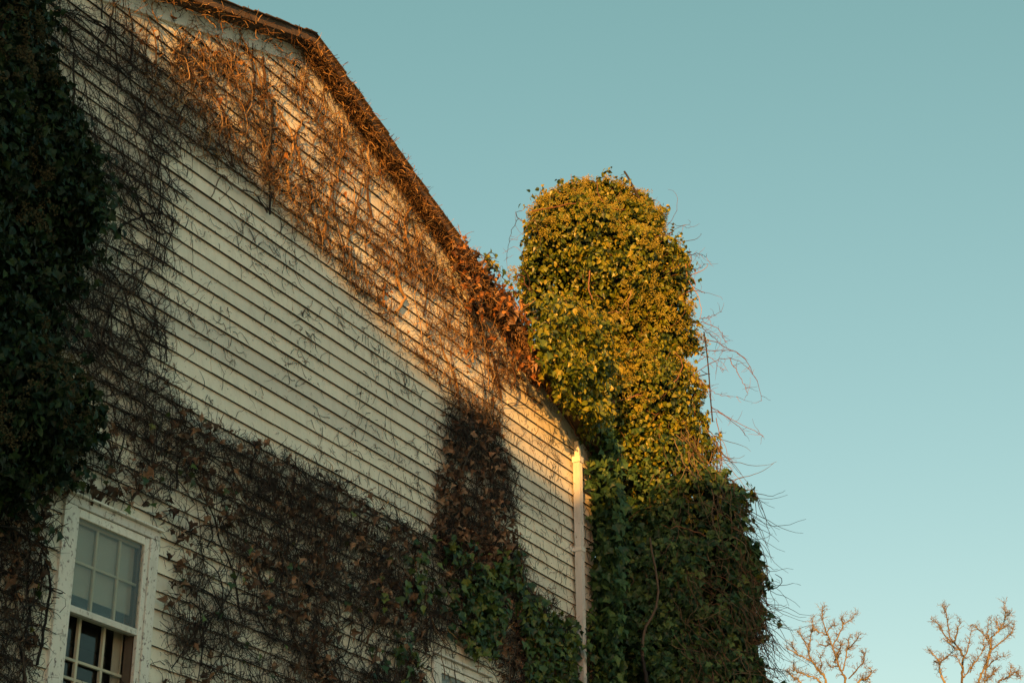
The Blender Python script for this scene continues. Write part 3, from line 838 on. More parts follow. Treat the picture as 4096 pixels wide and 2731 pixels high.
# ------------------------------------------------------------------ dark ivy on the near end of the wall
edge = np.array([(-300, -900), (40, -500), (120, -60), (135, 40), (205, 130), (205, 250), (290, 430), (395, 600), (425, 700), (385, 830), (330, 980), (300, 1100), (170, 1300), (130, 1440),
                 (325, 1590), (400, 1650), (320, 1770), (255, 1850), (105, 1955), (0, 1985), (-200, 2020)], float)
def bulge(s): return 0.58 * np.sqrt(np.clip(s / 0.75, 0, 1))
zg = np.linspace(5.0, 10.2, 120)
xb = np.full(len(zg), 6.5)
for it in range(60):        # slide the foot of the mass along the wall until its outline meets the measured one
    s = np.linspace(0.0, 1.2, 40)
    Q = np.stack([xb[:, None] - s[None], -bulge(s)[None] + 0 * xb[:, None], np.repeat(zg[:, None], 40, 1)], -1)
    px, py = proj(Q)
    j = px.argmax(1); pm = px[np.arange(len(zg)), j]; ym = py[np.arange(len(zg)), j]
    want = np.interp(ym, edge[:, 1], edge[:, 0]) - 45.0
    xb += np.clip((want - pm) / 450.0, -0.2, 0.2)
ivd = empty('ivy_plant', (6.2, -0.3, 0), 'dark green ivy mass hanging over the left end of the wall, above the window', 'ivy')
def near_sample(N, zlo=5.2, zhi=10.0):
    z = rng.uniform(zlo, zhi, N); s = rng.uniform(0, 1, N) ** 1.3 * 2.2
    x = np.interp(z, zg, xb) - s
    q = np.stack([x, np.zeros(N), z], -1)
    y = -bulge(s) * (1 + 0.30 * vnoise(q, 1.8, 3)) - 0.14 * vnoise(q, 4.0, 5) * np.clip(s * 3, 0, 1) - 0.03
    k = x > XL + 0.1
    nr = np.stack([np.clip(0.9 - s, 0.05, 1), -np.ones(N) * 0.9, np.full(N, 0.3)], -1)
    nr /= np.linalg.norm(nr, axis=1, keepdims=True)
    return np.stack([x, np.minimum(y, -0.03), z], -1)[k], nr[k]
P, nr = near_sample(19000)
P = P + nr * (rng.normal(0, 0.045, len(P)) - 0.02)[:, None]; P[:, 1] = np.minimum(P[:, 1], -0.03)
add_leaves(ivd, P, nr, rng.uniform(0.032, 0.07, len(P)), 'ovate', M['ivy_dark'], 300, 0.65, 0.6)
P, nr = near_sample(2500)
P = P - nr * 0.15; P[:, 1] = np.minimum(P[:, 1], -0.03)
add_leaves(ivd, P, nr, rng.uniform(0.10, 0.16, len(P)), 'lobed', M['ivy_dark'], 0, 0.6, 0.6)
P, nr = near_sample(1500)
k = vnoise(P, 2.6, 8) + 0.2 * vnoise(P, 7, 9) > 0.2
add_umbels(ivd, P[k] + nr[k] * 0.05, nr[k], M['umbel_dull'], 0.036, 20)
P, nr = near_sample(260)
W_ = wander(P - nr * 0.05, rng.normal(0, 1, P.shape) + np.array([0, 0, 1.0]), 10, rng.uniform(0.03, 0.07, len(P)), 0.25)
for i in range(24): tubes('stem', W_[i:i + 1], np.linspace(0.010, 0.004, 10)[None], M['bark'], ivd, 5, kind=None)
P, nr = near_sample(330)
shoots(ivd, P, nr + rng.normal(0, 0.4, nr.shape) - np.array([0, 0, 0.2]), M['ivy_dark'], 'lobed', 0.08, 0.22, (0.035, 0.07), M['bark'])
zz_ = rng.uniform(5.3, 9.4, 70); P0 = np.stack([np.interp(zz_, zg, xb) - 0.05, np.full(70, -0.12), zz_], -1)
W_ = wander(P0, np.stack([rng.uniform(0.2, 1, 70), rng.normal(-0.1, 0.2, 70), rng.normal(-0.1, 0.5, 70)], -1), 8, rng.uniform(0.02, 0.06, 70), 0.2)
tubes('trailing_shoots', W_, np.linspace(0.004, 0.002, 8)[None].repeat(70, 0), M['bark'], ivd)
P = W_[:, 1:].reshape(-1, 3); P = np.concatenate([P, P]) + rng.normal(0, 0.03, (2 * len(P), 3)); P[:, 1] = np.minimum(P[:, 1], -0.05)
nr = np.tile(np.array([0.0, -0.95, 0.3]), (len(P), 1)); k = rng.random(len(P)) < 0.7
add_leaves(ivd, P[k], nr[k], rng.uniform(0.035, 0.075, k.sum()), 'lobed', M['ivy_dark'], 0, 0.6, 0.5)
for i in range(4):
    x = 5.6 + i * 0.5
    stem('trunk', [(x, -0.06, 0), (x + 0.1, -0.07, 2), (x - 0.05, -0.08, 4), (x + 0.1, -0.1, 6), (x, -0.1, 8)], 0.04, 0.015, M['bark'], ivd, 20, 6, 0.01)

# ------------------------------------------------------------------ bare vines over the wall
LOWER = [(-800, 2050), (0, 2040), (650, 1480), (690, 1590), (760, 1650), (1130, 1800), (1400, 1950), (1700, 2120), (1760, 2160), (2090, 2330), (2400, 2560), (2500, 2800), (2500, 3600), (-800, 3600)]
BROWNCOL = [(1770, 1600), (1990, 1690), (2050, 1900), (2070, 2150), (2095, 2340), (1900, 2260), (1730, 2170), (1745, 1850)]
LEFT = [(-900, -700), (250, -200), (700, 560), (725, 800), (690, 1100), (650, 1490), (0, 2050), (-900, 2060)]
CLEAN = [(700, 600), (800, 640), (930, 745), (1090, 880), (1230, 985), (1330, 1105), (1430, 1215), (1540, 1345), (1640, 1450), (1785, 1590), (1765, 1700), (1750, 1850), (1740, 2090), (1710, 2135), (1560, 2050),
         (1400, 1960), (1270, 1890), (1130, 1810), (1000, 1790), (880, 1730), (760, 1660), (690, 1590), (655, 1480), (665, 1300), (690, 1100), (722, 800), (705, 640)]
CLEAN2 = [(2010, 1660), (2130, 1640), (2300, 1770), (2420, 1830), (2420, 2560), (2310, 2520), (2200, 2430), (2110, 2340), (2075, 2150), (2055, 1930), (2020, 1800)]
SEMI = [(420, 60), (640, 100), (800, 250), (960, 440), (1180, 690), (1330, 930), (1560, 1280), (1540, 1345), (1330, 1105), (1090, 880), (930, 745), (700, 600)]
CORNER = [(2060, 1500), (2180, 1560), (2300, 1690), (2300, 1770), (2130, 1640), (2010, 1660)]
WINZ = [(225, 1950), (680, 2130), (670, 2300), (620, 2800), (130, 2800)]
WINA = [(260, 1880), (700, 2070), (690, 2140), (225, 1950)]
WINR = [(660, 2140), (730, 2180), (700, 2400), (640, 2800), (600, 2800)]
WIN2 = [(1720, 2570), (1990, 2690), (2040, 2760), (2000, 2800), (1700, 2800)]
def density(px, py):
    d = np.ones(px.shape)
    for poly, v in ((SEMI, 0.72), (CORNER, 0.35), (CLEAN, 0.0), (CLEAN2, 0.03), (WINZ, 0.0), (WINA, 0.10), (WINR, 0.10), (WIN2, 0.08)):
        d[in_poly(px, py, poly)] = v
    return d

def wall_scatter(N):
    x = rng.uniform(6.3, XR, N); z = rng.uniform(4.0, ZA - 0.1, N)
    k = z < ZA - 0.13 - np.where((x < XA) & (rng.random(N) < 0.8), 0.15, 0.0) - np.abs(x - XA) * SL
    x, z = x[k], z[k]
    q = np.stack([x, np.zeros(len(x)), z], -1)
    px, py = proj(q)
    jx = px + 22 * rng.normal(0, 1, len(x)); jy = py + 22 * rng.normal(0, 1, len(x))
    d = density(jx, jy)
    ph = ((z - Z0) / EXPO) % 1.0                    # 0 at a board's lower edge, 1 just under the next board
    cling = np.clip(np.abs(ph - 0.42) / 0.45, 0, 1)
    row = np.stack([x * 2.2, np.zeros(len(x)), np.floor((z - Z0) / EXPO) * 3.7], -1)
    patch = np.where(in_poly(px, py, LEFT) | in_poly(px, py, LOWER), 0.52, 0.30) + 0.50 * cling + 0.55 * vnoise(q, 1.5, 12) + 1.10 * vnoise(row, 1.0, 13)
    k = rng.random(len(x)) < d * np.clip(patch, 0.04, 1.0)
    k &= (px > -250) & (px < 2700) & (py > -250) & (py < 3000)
    return x[k], z[k], px[k], py[k]

x, z, px, py = wall_scatter(205000)
low = in_poly(px, py, LOWER); brc = in_poly(px, py, BROWNCOL); lef = in_poly(px, py, LEFT) & ~low
upr = ~(low | brc | lef)
VINES = {}
for key, loc, lab in (('upper', (12.6, -0.05, 8.5), 'tangled leafless tan vine in low sun under the gable roof edge'),
                      ('left', (8.2, -0.05, 7.0), 'dark net of bare vine twigs between the dark ivy and the clean siding'),
                      ('lower', (10.8, -0.05, 4.5), 'dense dead vine with scattered brown leaves right of the larger window'),
                      ('column', (13.6, -0.05, 6.5), 'upright strip of withered brown-leaved vine in the middle of clean siding')):
    VINES[key] = empty('climbing_vine', loc, lab, 'vine')

def strands(P0, ang, L, n, cur, y0, lift, stick, jit=0.22):
    N = len(P0); P = np.empty((N, n, 3)); cx, cz, a = P0[:, 0].copy(), P0[:, 1].copy(), ang.copy()
    for i in range(n):
        t = i / (n - 1)
        P[:, i, 0] = cx; P[:, i, 2] = cz; P[:, i, 1] = y0 - lift * math.sin(math.pi * t) - stick * t * t
        cx = cx + np.cos(a) * L / (n - 1); cz = cz + np.sin(a) * L / (n - 1)
        a = a + cur / (n - 1) + rng.normal(0, jit, N)
    return P

def twig_field(x, z, parent, m, runners=0.1, fuzz=0.6, Lr=(0.25, 0.7), rmul=1.0, along=0.42, curl=0.6, jit=0.16):
    """runners that creep over the boards, twiglets forking off them, and short loose twigs between"""
    N = len(x)
    def line_z(zz): return Z0 + np.round((zz - Z0) / EXPO) * EXPO - rng.uniform(0.002, 0.03, len(zz))
    # runners
    i = rng.choice(N, int(N * runners), replace=False); n = 10; nr_ = len(i)
    al = rng.random(nr_) < along
    P0 = np.stack([x[i], np.where(al, line_z(z[i]), z[i])], -1)
    ang = np.where(al, rng.normal(0, 0.10, nr_) + (rng.random(nr_) < 0.5) * math.pi, rng.normal(math.pi / 2, 0.65, nr_))
    P = strands(P0, ang, rng.uniform(*Lr, nr_), n, rng.normal(0, curl, nr_), -0.036 - rng.gamma(1.3, 0.012, nr_), rng.gamma(1.2, 0.012, nr_), np.zeros(nr_), jit)
    qx, qy = proj(P.reshape(-1, 3)); dd = density(qx, qy).reshape(nr_, n)
    top = (P[:, :, 2] < ZA - 0.12 - np.abs(P[:, :, 0] - XA) * SL).all(1)
    ok = (dd.mean(1) > 0.62) & top
    P = P[ok]
    r = rng.choice([0.0024, 0.0034, 0.0048, 0.007], len(P), p=[0.3, 0.36, 0.24, 0.10]) * rmul
    tubes('runners', P, r[:, None] * np.linspace(1, 0.5, n)[None], m, parent)
    # twiglets forking off
    K = 6
    j = rng.integers(1, n - 1, (len(P), K))
    S = P[np.arange(len(P))[:, None], j]; T = (P[np.arange(len(P))[:, None], j + 1] - S)
    a = np.arctan2(T[..., 2], T[..., 0]) + rng.choice([-1, 1], j.shape) * rng.uniform(0.4, 1.4, j.shape)
    S = S.reshape(-1, 3); a = a.ravel(); M_ = len(S)
    Q = strands(S[:, [0, 2]], a, rng.gamma(2.0, 0.04, M_), 5, rng.normal(0, 0.9, M_), S[:, 1], 0 * a, np.where(rng.random(M_) < 0.4, rng.uniform(0.0, 0.07, M_), 0.0), 0.25)
    r = rng.choice([0.0016, 0.0022, 0.0032], M_, p=[0.45, 0.4, 0.15]) * rmul
    tubes('twigs', Q, r[:, None] * np.linspace(1, 0.45, 5)[None], m, parent)
    # loose short twigs
    i = np.nonzero(rng.random(N) < fuzz)[0]; M_ = len(i)
    al = rng.random(M_) < 0.35
    P0 = np.stack([x[i], np.where(al, line_z(z[i]), z[i])], -1)
    ang = np.where(al, rng.normal(0, 0.25, M_) + (rng.random(M_) < 0.5) * math.pi, rng.normal(math.pi / 2, 0.95, M_))
    Q = strands(P0, ang, rng.uniform(0.04, 0.15, M_), 4, rng.normal(0, 1.0, M_), -0.034 - rng.gamma(1.2, 0.010, M_), rng.gamma(1.5, 0.012, M_), np.where(rng.random(M_) < 0.15, rng.uniform(0.02, 0.08, M_), 0.0))
    r = rng.choice([0.0015, 0.0022, 0.0032, 0.0046], M_, p=[0.34, 0.36, 0.22, 0.08]) * rmul
    tubes('loose_twigs', Q, r[:, None] * np.linspace(1, 0.45, 4)[None], m, parent)

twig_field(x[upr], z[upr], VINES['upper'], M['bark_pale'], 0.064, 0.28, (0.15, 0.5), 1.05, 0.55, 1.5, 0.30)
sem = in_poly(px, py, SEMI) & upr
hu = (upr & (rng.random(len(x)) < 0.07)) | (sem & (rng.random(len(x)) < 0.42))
twig_field(x[hu], z[hu], VINES['upper'], M['bark'], 0.10, 0.5, (0.2, 0.6), 1.1)  # dark twigs painted in as shadows of the tangle and its shaded edge
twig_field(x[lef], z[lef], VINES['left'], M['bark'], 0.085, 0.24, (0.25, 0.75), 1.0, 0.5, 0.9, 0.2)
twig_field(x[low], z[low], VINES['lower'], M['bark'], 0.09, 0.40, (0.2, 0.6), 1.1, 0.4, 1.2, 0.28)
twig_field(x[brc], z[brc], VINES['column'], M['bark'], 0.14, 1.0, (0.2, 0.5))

# vines gripping the roof's edge
N = 5200
u = rng.uniform(-2.6, 4.2, N); xs_ = XA + u; ys_ = rng.uniform(-0.235, -0.03, N)
zs_ = ZA - np.abs(u) * SL - 0.10 - rng.gamma(1.3, 0.03, N)
k = (u > 0) | (rng.random(N) < 0.22)
P0 = np.stack([xs_, ys_, zs_], -1)[k]
D0 = rng.normal(0, 0.7, P0.shape) + np.array([0.1, -0.35, -0.1])
tubes('roof_edge_twigs', wander(P0, D0, 5, rng.uniform(0.012, 0.04, len(P0)), 0.35), rng.choice([0.0018, 0.003, 0.005], len(P0))[:, None] * np.linspace(1, 0.5, 5)[None], M['bark_pale'], VINES['upper'])
# climbing main stems, each one a part
def flat(p, d):
    d = d.copy(); d[:, 1] = d[:, 1] * 0.15 + (-0.045 - p[:, 1]) * 3.0
    d[:, 2] += 0.10
    return d
def main_stems(key, sel, count, m, r0, up=1.0):
    ids = rng.choice(np.nonzero(sel)[0], count, replace=False)
    P0 = np.stack([x[ids], np.full(count, -0.04), z[ids]], -1)
    D0 = np.stack([rng.normal(0, 0.55, count), np.zeros(count), rng.normal(up, 0.4, count)], -1)
    W_ = wander(P0, D0, 18, rng.uniform(0.03, 0.075, count), 0.24, flat)
    for i in range(count):
        w = W_[i]
        ok = w[:, 2] < ZA - 0.2 - np.abs(w[:, 0] - XA) * SL
        qx, qy = proj(w); ok &= ~(in_poly(qx, qy, WINZ) | in_poly(qx, qy, CLEAN) | in_poly(qx, qy, CLEAN2))
        k = int(np.argmin(ok)) if not ok.all() else len(w)
        if k < 5: continue
        r = r0 * random.choice((0.5, 0.7, 0.9, 1.2, 1.7))
        tubes('stem', w[None, :k], np.linspace(r, r * 0.45, k)[None], m, VINES[key], 5, kind=None)
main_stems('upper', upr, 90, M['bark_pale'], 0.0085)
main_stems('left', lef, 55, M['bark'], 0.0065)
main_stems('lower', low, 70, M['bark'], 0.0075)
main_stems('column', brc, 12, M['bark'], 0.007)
# the stout ones that can be followed in the photograph
for key, pts, r0, m in (('upper', [(1868, 1030), (1882, 1150), (1905, 1240), (1925, 1320), (1965, 1430), (1990, 1520), (2015, 1560)], 0.016, 'bark_pale'),
                        ('upper', [(1585, 1080), (1600, 1150), (1620, 1190), (1600, 1230), (1575, 1250)], 0.017, 'bark_pale'),
                        ('upper', [(1540, 1130), (1535, 1180), (1525, 1230)], 0.012, 'bark_pale'), ('upper', [(1050, 230), (1060, 320), (1065, 350), (1055, 400), (1050, 440)], 0.014, 'bark_pale'),
                        ('upper', [(1090, 400), (1085, 520), (1080, 640), (1078, 750), (1072, 860)], 0.012, 'bark'), ('upper', [(1070, 850), (1040, 800), (1010, 770), (960, 760)], 0.007, 'bark'),
                        ('upper', [(1890, 1450), (1885, 1330), (1880, 1260)], 0.010, 'bark_pale'), ('upper', [(1640, 830), (1622, 880), (1625, 960), (1648, 1010)], 0.013, 'bark_pale'),
                        ('upper', [(980, 770), (930, 740), (890, 700), (850, 790)], 0.006, 'bark'), ('lower', [(1002, 1920), (1005, 1860), (1020, 1800), (1010, 1780)], 0.011, 'bark'),
                        ('lower', [(1180, 1910), (1170, 1960), (1195, 2010), (1215, 2050)], 0.012, 'bark'), ('lower', [(1330, 2030), (1430, 2040), (1560, 2090), (1650, 2140)], 0.012, 'bark'),
                        ('lower', [(1460, 2570), (1500, 2500), (1510, 2450)], 0.010, 'bark_pale'), ('lower', [(1450, 2560), (1540, 2490), (1570, 2480)], 0.006, 'bark_pale'),
                        ('lower', [(150, 2660), (180, 2500), (195, 2350), (190, 2250)], 0.010, 'bark'), ('column', [(2080, 1880), (2060, 1950), (2040, 2030)], 0.006, 'bark')):
    q = np.array(pts, float)
    w = on_wall(q[:, 0], q[:, 1], -0.055)
    w[:, 1] += rng.normal(0, 0.008, len(w))
    stem('stem', w, r0, r0 * 0.75, M[m], VINES[key], 18, 6, 0.003)

# rootlets and crumbs of old vine still clinging to the clean boards
rem = empty('vine_remnants', (12.0, -0.03, 7.0), 'sparse rootlet scraps of old vine left on the clean siding', 'vine scraps')
N = 30000
xx = rng.uniform(7.8, XR - 0.02, N); zz = rng.uniform(4.2, 9.8, N)
q = np.stack([xx, np.zeros(N), zz], -1); qx, qy = proj(q)
k = (in_poly(qx, qy, CLEAN) | in_poly(qx, qy, SEMI)) & (rng.random(N) < 0.24 + 0.55 * vnoise(q, 3.5, 20))
k |= in_poly(qx, qy, CLEAN2 + []) & (rng.random(N) < 0.45 + 0.5 * vnoise(q, 4.0, 21))
k |= (in_poly(qx, qy, WINA) | in_poly(qx, qy, WINR)) & (rng.random(N) < 0.5)
xx, zz = xx[k], zz[k]
n = 4; a = rng.normal(-math.pi / 2, 0.9, len(xx)); L = rng.gamma(0.8, 0.030, len(xx)); P = np.empty((len(xx), n, 3))
for i in range(n):
    P[:, i] = np.stack([xx, -0.028 - 0.004 * (i % 2) - 0 * xx, zz], -1)
    xx = xx + np.cos(a) * L / 3; zz = zz + np.sin(a) * L / 3; a = a + rng.normal(0, 0.75, len(a))
tubes('rootlets', P, rng.choice([0.0011, 0.0017, 0.0026], len(P))[:, None] * np.linspace(1.1, 0.6, n)[None], M['bark'], rem)
N = 620
ids = rng.choice(len(P), N, replace=False); D0 = np.stack([rng.normal(0, 0.7, N), np.zeros(N), rng.normal(-0.2, 0.8, N)], -1)
tubes('strands', wander(P[ids, 0], D0, 9, rng.uniform(0.012, 0.035, N), 0.3, lambda p, d: d * np.array([1, 0.05, 1])), np.linspace(0.0028, 0.0012, 9)[None].repeat(N, 0), M['bark'], rem)

# ------------------------------------------------------------------ leaves on the wall
def leaf_scatter(poly, per_m2, y_lo=-0.03, y_hi=-0.13, patch=0.0, seed=30):
    qq = np.array(poly, float); w = on_wall(qq[:, 0], qq[:, 1], -0.05)
    x0, x1, z0, z1 = w[:, 0].min(), min(w[:, 0].max(), XR + 0.3), max(w[:, 2].min(), 3.8), w[:, 2].max()
    N = int((x1 - x0) * (z1 - z0) * per_m2)
    P = np.stack([rng.uniform(x0, x1, N), rng.uniform(y_hi, y_lo, N), rng.uniform(z0, z1, N)], -1)
    px, py = proj(P)
    k = in_poly(px + rng.normal(0, 14, N), py + rng.normal(0, 14, N), poly)
    if patch: k &= rng.random(N) < np.clip(0.5 + patch * vnoise(P * np.array([1, 0, 1.0]), 2.4, seed), 0.02, 1)
    k &= ~(in_poly(px, py, WINZ) | in_poly(px, py, WIN2))
    P = P[k]
    nr = np.tile(np.array([-0.15, -1.0, 0.35]), (len(P), 1))
    return P, nr / np.linalg.norm(nr, axis=1, keepdims=True)

P, nr = leaf_scatter(LOWER, 230, -0.03, -0.10, 1.6, 31)
add_leaves(VINES['lower'], P, nr, rng.uniform(0.028, 0.072, len(P)), 'dry', M['brown'], 300, 0.9, 0.8)
P, nr = leaf_scatter(LOWER, 26, -0.03, -0.12, 1.5, 37)
add_leaves(VINES['lower'], P, nr, rng.uniform(0.035, 0.07, len(P)), 'lobed', M['ivy_mid'], 0, 0.6, 0.6)
P, nr = leaf_scatter(BROWNCOL, 560, -0.03, -0.13, 1.1, 32)
add_leaves(VINES['column'], P, nr, rng.uniform(0.032, 0.075, len(P)), 'dry', M['brown'], 300, 0.9, 0.8)
UPP = [(600, 0), (1260, 200), (1700, 830), (2050, 1350), (1950, 1700), (1500, 1230), (1000, 520), (500, 150)]
P, nr = leaf_scatter(UPP, 14, -0.03, -0.08)
add_leaves(VINES['upper'], P, nr, rng.uniform(0.025, 0.05, len(P)), 'dry', M['rust'], 300, 0.9, 0.7)

rust = empty('withered_ivy', (14.3, -0.1, 8.8), 'withered ivy with rust-orange leaves along the roof edge left of the ivy column', 'ivy')
RUST = [(1730, 790), (1790, 870), (1850, 960), (1950, 1060), (2050, 1170), (2120, 1330), (2160, 1440), (2230, 1570), (2280, 1690), (2230, 1640), (2150, 1530), (2080, 1440), (1990, 1400), (1960, 1320), (1900, 1230), (1860, 1130), (1815, 1020), (1775, 930), (1730, 840)]
P, nr = leaf_scatter(RUST, 900, -0.06, -0.30, 1.5, 34)
k = rng.random(len(P)) < 0.55
add_leaves(rust, P[k], nr[k], rng.uniform(0.030, 0.070, k.sum()), 'dry', M['rust'], 300, 0.7, 0.7)
add_leaves(rust, P[~k], nr[~k], rng.uniform(0.03, 0.07, (~k).sum()), 'dry', M['brown'], 0, 0.9, 0.8)
idp = rng.choice(len(P), 420, replace=False)
tubes('twigs', wander(P[idp], rng.normal(0, 1, (420, 3)) * np.array([1, 0.3, 1]), 7, rng.uniform(0.015, 0.04, 420), 0.3), np.linspace(0.004, 0.0015, 7)[None].repeat(420, 0), M['bark_pale'], rust)
for pts in ([(2010, 1330), (2090, 1460), (2130, 1540)], [(2050, 1450), (2060, 1520), (2040, 1560)], [(2090, 1480), (2150, 1490), (2200, 1540)], [(2230, 1590), (2280, 1680), (2305, 1740)]):
    q = np.array(pts, float); stem('stem', on_wall(q[:, 0], q[:, 1], -0.15), 0.014, 0.008, M['bark_pale'], rust, 12, 5, 0.005)
spr = empty('ivy_sprig', (14.4, -0.1, 9.1), 'small pale green ivy sprig standing on the roof edge above the rust-orange leaves', 'ivy')
SPR = [(1860, 985), (1900, 985), (1980, 1030), (2020, 1110), (2060, 1150), (2100, 1200), (2080, 1230), (2000, 1150), (1930, 1060), (1870, 1010)]
P, nr = leaf_scatter(SPR, 900, -0.22, -0.40)
add_leaves(spr, P, nr, rng.uniform(0.05, 0.09, len(P)), 'lobed', M['ivy'], 300, 0.5, 0.5)
for pts in ([(1850, 1000), (1900, 1010), (1960, 1040), (2010, 1110), (2070, 1180)], [(1930, 1050), (1960, 1010), (1985, 1030)]):
    q = np.array(pts, float); stem('stem', on_wall(q[:, 0], q[:, 1], -0.3), 0.006, 0.003, M['bark_pale'], spr, 12, 4, 0.004)
P, nr = leaf_scatter([(2030, 1180), (2110, 1240), (2200, 1420), (2260, 1520), (2330, 1700), (2290, 1690), (2220, 1600), (2130, 1400), (2060, 1240)], 900, -0.25, -0.5)
add_leaves(ivy, P, nr, rng.uniform(0.06, 0.10, len(P)), 'lobed', M['ivy'], 0, 0.5, 0.5)
P, nr = leaf_scatter([(2075, 1180), (2200, 1190), (2420, 1300), (2430, 1760), (2330, 1790), (2300, 1700), (2250, 1560), (2180, 1430), (2110, 1310)], 3000, -0.22, -0.62, 0, 55)
P[:, 1] += 0.16 * vnoise(P * np.array([1, 0, 1.0]), 3.0, 57); nr = nr + np.array([0.0, 0, 0.2])
add_leaves(ivy, P, nr, rng.uniform(0.032, 0.080, len(P)), 'ovate', M['ivy'], 0, 0.65, 0.7)
k = (vnoise(P, 3.0, 58) > 0.1) & (rng.random(len(P)) < 0.16) & (P[:, 1] < -0.4)
add_umbels(ivy, P[k] + np.array([0, -0.05, 0.02]), nr[k], M['umbel'])
P, nr = leaf_scatter([(2340, 1700), (2440, 1650), (2500, 2000), (2480, 2500), (2500, 3000), (2365, 3000), (2370, 2400), (2350, 1950)], 1500, -0.05, -0.45, 0, 56)
add_leaves(ivy, P, nr, rng.uniform(0.05, 0.11, len(P)), 'lobed', M['ivy_low'], 0, 0.5, 0.5)

gr = empty('ivy_plant', (14.0, -0.1, 5.0), 'fresh green ivy creeping over the lower right wall beside the downspout', 'ivy')
for poly, dens, pt in (([(1900, 2270), (2060, 2230), (2085, 2330), (2040, 2440), (1990, 2580), (1930, 2640), (1830, 2570), (1860, 2420)], 1150, 0.7),
                       ([(1690, 2150), (1900, 2170), (2080, 2180), (2110, 2350), (1880, 2420), (1640, 2440), (1560, 2330)], 330, 1.2),
                       ([(1500, 2300), (1900, 2280), (1870, 2580), (1560, 2640), (1480, 2500)], 220, 1.5),
                       ([(2050, 2340), (2180, 2420), (2300, 2510), (2350, 2560), (2350, 3100), (2080, 3100), (2110, 2640), (2060, 2480)], 1100, 0.7),
                       ([(1480, 2560), (1700, 2600), (1720, 3000), (1450, 3000)], 80, 1.0), ([(2330, 2470), (2420, 2400), (2440, 3100), (2320, 3100)], 900, 0.3)):
    P, nr = leaf_scatter(poly, dens, -0.04, -0.20, pt, 40 + int(dens))
    add_leaves(gr, P, nr, rng.uniform(0.036, 0.095, len(P)), 'lobed', M['ivy_mid'], 90 if dens > 100 else 20, 0.5, 0.5)
for i in range(26):
    x0 = random.uniform(12.2, 15.4); z0 = random.uniform(5.2, 6.4)
    w = wander(np.array([[x0, -0.11, z0]]), np.array([[random.uniform(-1, 1), 0.0, random.uniform(-0.5, 1)]]), 12, np.array([random.uniform(0.02, 0.05)]), 0.22, lambda p, d: d * np.array([1, 0.1, 1]))
    if in_poly(*[np.atleast_1d(v) for v in proj(w[0, 6])], CLEAN2).any(): continue
    tubes('stem', w, np.linspace(0.005, 0.002, 12)[None], M['bark_pale'], gr, 4, kind=None)

# ------------------------------------------------------------------ two bare trees beyond the house
def z8(p): return (2900 + p[0] / 1.9666, 2200 + p[1] / 1.9666)
T1 = [[(945, 1044), (920, 960), (880, 860), (840, 740), (800, 650), (770, 560), (765, 465)], [(850, 750), (900, 660), (935, 580), (985, 545), (1035, 490)], [(810, 670), (740, 640), (690, 600), (700, 520)], [(935, 580), (920, 550), (925, 525)],
      [(840, 740), (780, 750), (745, 730)], [(930, 940), (955, 800), (975, 690)], [(962, 780), (1010, 735), (1060, 665)], [(895, 900), (840, 920), (815, 880)], [(800, 1044), (740, 950), (690, 880), (640, 850), (560, 810), (490, 770)],
      [(680, 870), (660, 780), (680, 650), (690, 610)], [(660, 780), (610, 690), (575, 630)], [(560, 810), (540, 760), (520, 720)], [(1040, 1054), (1110, 1010), (1150, 960), (1140, 920)], [(975, 1010), (1050, 920), (1090, 870), (1100, 810)],
      [(760, 1054), (640, 980), (560, 950), (540, 905)], [(600, 1054), (540, 1000), (490, 950)], [(860, 880), (900, 780), (920, 740)], [(880, 860), (910, 790), (900, 740)], [(740, 950), (760, 900), (750, 830)], [(800, 650), (840, 600), (870, 590)]]
T2 = [[(1870, 1044), (1872, 920), (1865, 810), (1830, 760), (1780, 700), (1750, 590), (1740, 500), (1705, 425)], [(1780, 720), (1710, 640), (1690, 590), (1620, 540)], [(1800, 720), (1830, 640), (1855, 545)], [(1870, 860), (1910, 780), (1940, 640)],
      [(1830, 780), (1770, 740), (1715, 690)], [(2000, 1044), (2040, 930), (2085, 800), (2100, 690), (2160, 620), (2205, 530), (2200, 405)], [(2095, 760), (2050, 680), (1990, 620), (1945, 580)], [(2100, 780), (2200, 690), (2260, 640), (2275, 580)],
      [(2205, 530), (2250, 480)], [(2090, 720), (2060, 640), (2075, 560)], [(2060, 920), (2120, 860), (2180, 830)], [(1730, 1054), (1690, 950), (1690, 880), (1640, 820), (1620, 790)], [(1690, 880), (1740, 840), (1790, 790)],
      [(2150, 1054), (2230, 1000), (2290, 960), (2330, 1000)], [(2230, 1000), (2245, 950), (2250, 910)], [(2040, 1054), (2100, 980), (2130, 940)], [(1880, 1000), (1950, 900), (2030, 780), (2040, 690)], [(1870, 920), (1830, 850), (1790, 820)],
      [(1640, 870), (1690, 890)], [(2085, 800), (2060, 900), (2040, 1000), (2000, 1054)], [(2150, 640), (2140, 560)], [(2160, 620), (2225, 590)], [(1930, 960), (1960, 860)]]
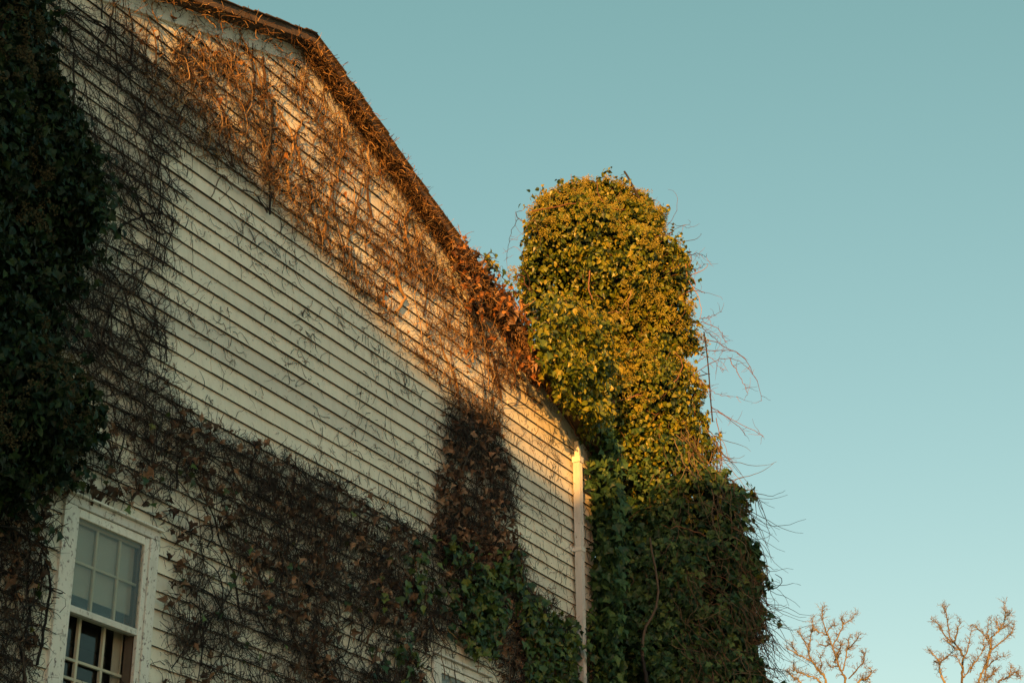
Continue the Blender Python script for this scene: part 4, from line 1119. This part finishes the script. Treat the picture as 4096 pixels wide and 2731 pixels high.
def tree(limbs, C, foot_px, label, seed):
    global rng
    rng = np.random.default_rng(seed); random.seed(seed)
    base = at_plan(np.array(foot_px[0]), np.array(foot_px[1]), C)
    t = empty('bare_tree', (base[0], base[1], 0), label, 'tree', 'bare trees beyond the house')
    fork = np.array([base[0], base[1], base[2] - 1.6])
    stem('trunk', [(base[0], base[1], 0), (base[0] + 0.08, base[1], 2.5), (base[0] - 0.05, base[1] + 0.1, fork[2] * 0.7), fork], 0.16, 0.075, M['tree'], t, 16, 8)
    paths = []
    for i, l in enumerate(limbs):
        q = np.array([z8(p) for p in l])
        dep = (random.uniform(-0.45, 0.45) if l[0][1] > 1030 else random.uniform(-0.3, 0.3)) + np.linspace(0, random.uniform(-0.35, 0.35), len(q))
        w = at_plan(q[:, 0], q[:, 1], C, dep)
        big = l[0][1] > 1030
        if big: w = np.concatenate([[fork, fork * 0.45 + w[0] * 0.55 + np.array([0.03, 0.05, 0.1])], w])
        ln = np.linalg.norm(np.diff(w, axis=0), axis=1).sum()
        n = max(8, int(ln / 0.05))
        p = smooth_path(w, n); p = p + rng.normal(0, 0.008, p.shape)
        r0 = 0.027 if big else 0.013
        R = np.linspace(r0, 0.006, n) * (1 + 0.15 * rng.normal(0, 1, n))
        tubes('limb', p[None], R[None], M['tree'], t, 5, kind=None)
        paths.append(p[(n // 3 if big else 0):])
    # knobby spurs
    for lev, (step, L, r) in enumerate(((0.018, 0.12, 0.0044), (0.022, 0.06, 0.0030))):
        P0 = []; D0 = []
        for p in paths:
            tan = np.gradient(p, axis=0); tan /= np.linalg.norm(tan, axis=1, keepdims=True) + 1e-9
            ln = np.linalg.norm(np.diff(p, axis=0), axis=1).sum(); m = max(2, int(ln / step))
            i = rng.integers(1, len(p), m)
            d = rng.normal(0, 1, (m, 3)); d -= (d * tan[i]).sum(1, keepdims=True) * tan[i]; d /= np.linalg.norm(d, axis=1, keepdims=True)
            P0.append(p[i]); D0.append(d + tan[i] * 0.6 + np.array([0, 0, 0.45]))
        P0 = np.concatenate(P0); D0 = np.concatenate(D0)
        W_ = wander(P0, D0, 6, L * rng.uniform(0.4, 1.25, len(P0)) / 5, 0.30)
        o = tubes('spurs' if lev == 0 else 'buds', W_, (np.linspace(r, r * 0.45, 6))[None].repeat(len(W_), 0), M['tree'], t, 3)
        paths = [w for w in W_]
far = ray(np.array(3400.0), np.array(2700.0)); far = far[:2] / np.linalg.norm(far[:2])
tree(T1, CAM[:2] + far * 30.0, z8((850, 1150)), 'bare tan-barked tree nearer to the ivy column, its sunlit crown thin', 21)
far = ray(np.array(3880.0), np.array(2700.0)); far = far[:2] / np.linalg.norm(far[:2])
tree(T2, CAM[:2] + far * 31.5, z8((1930, 1150)), 'bare tan-barked tree at the far right, taller of the two', 22)
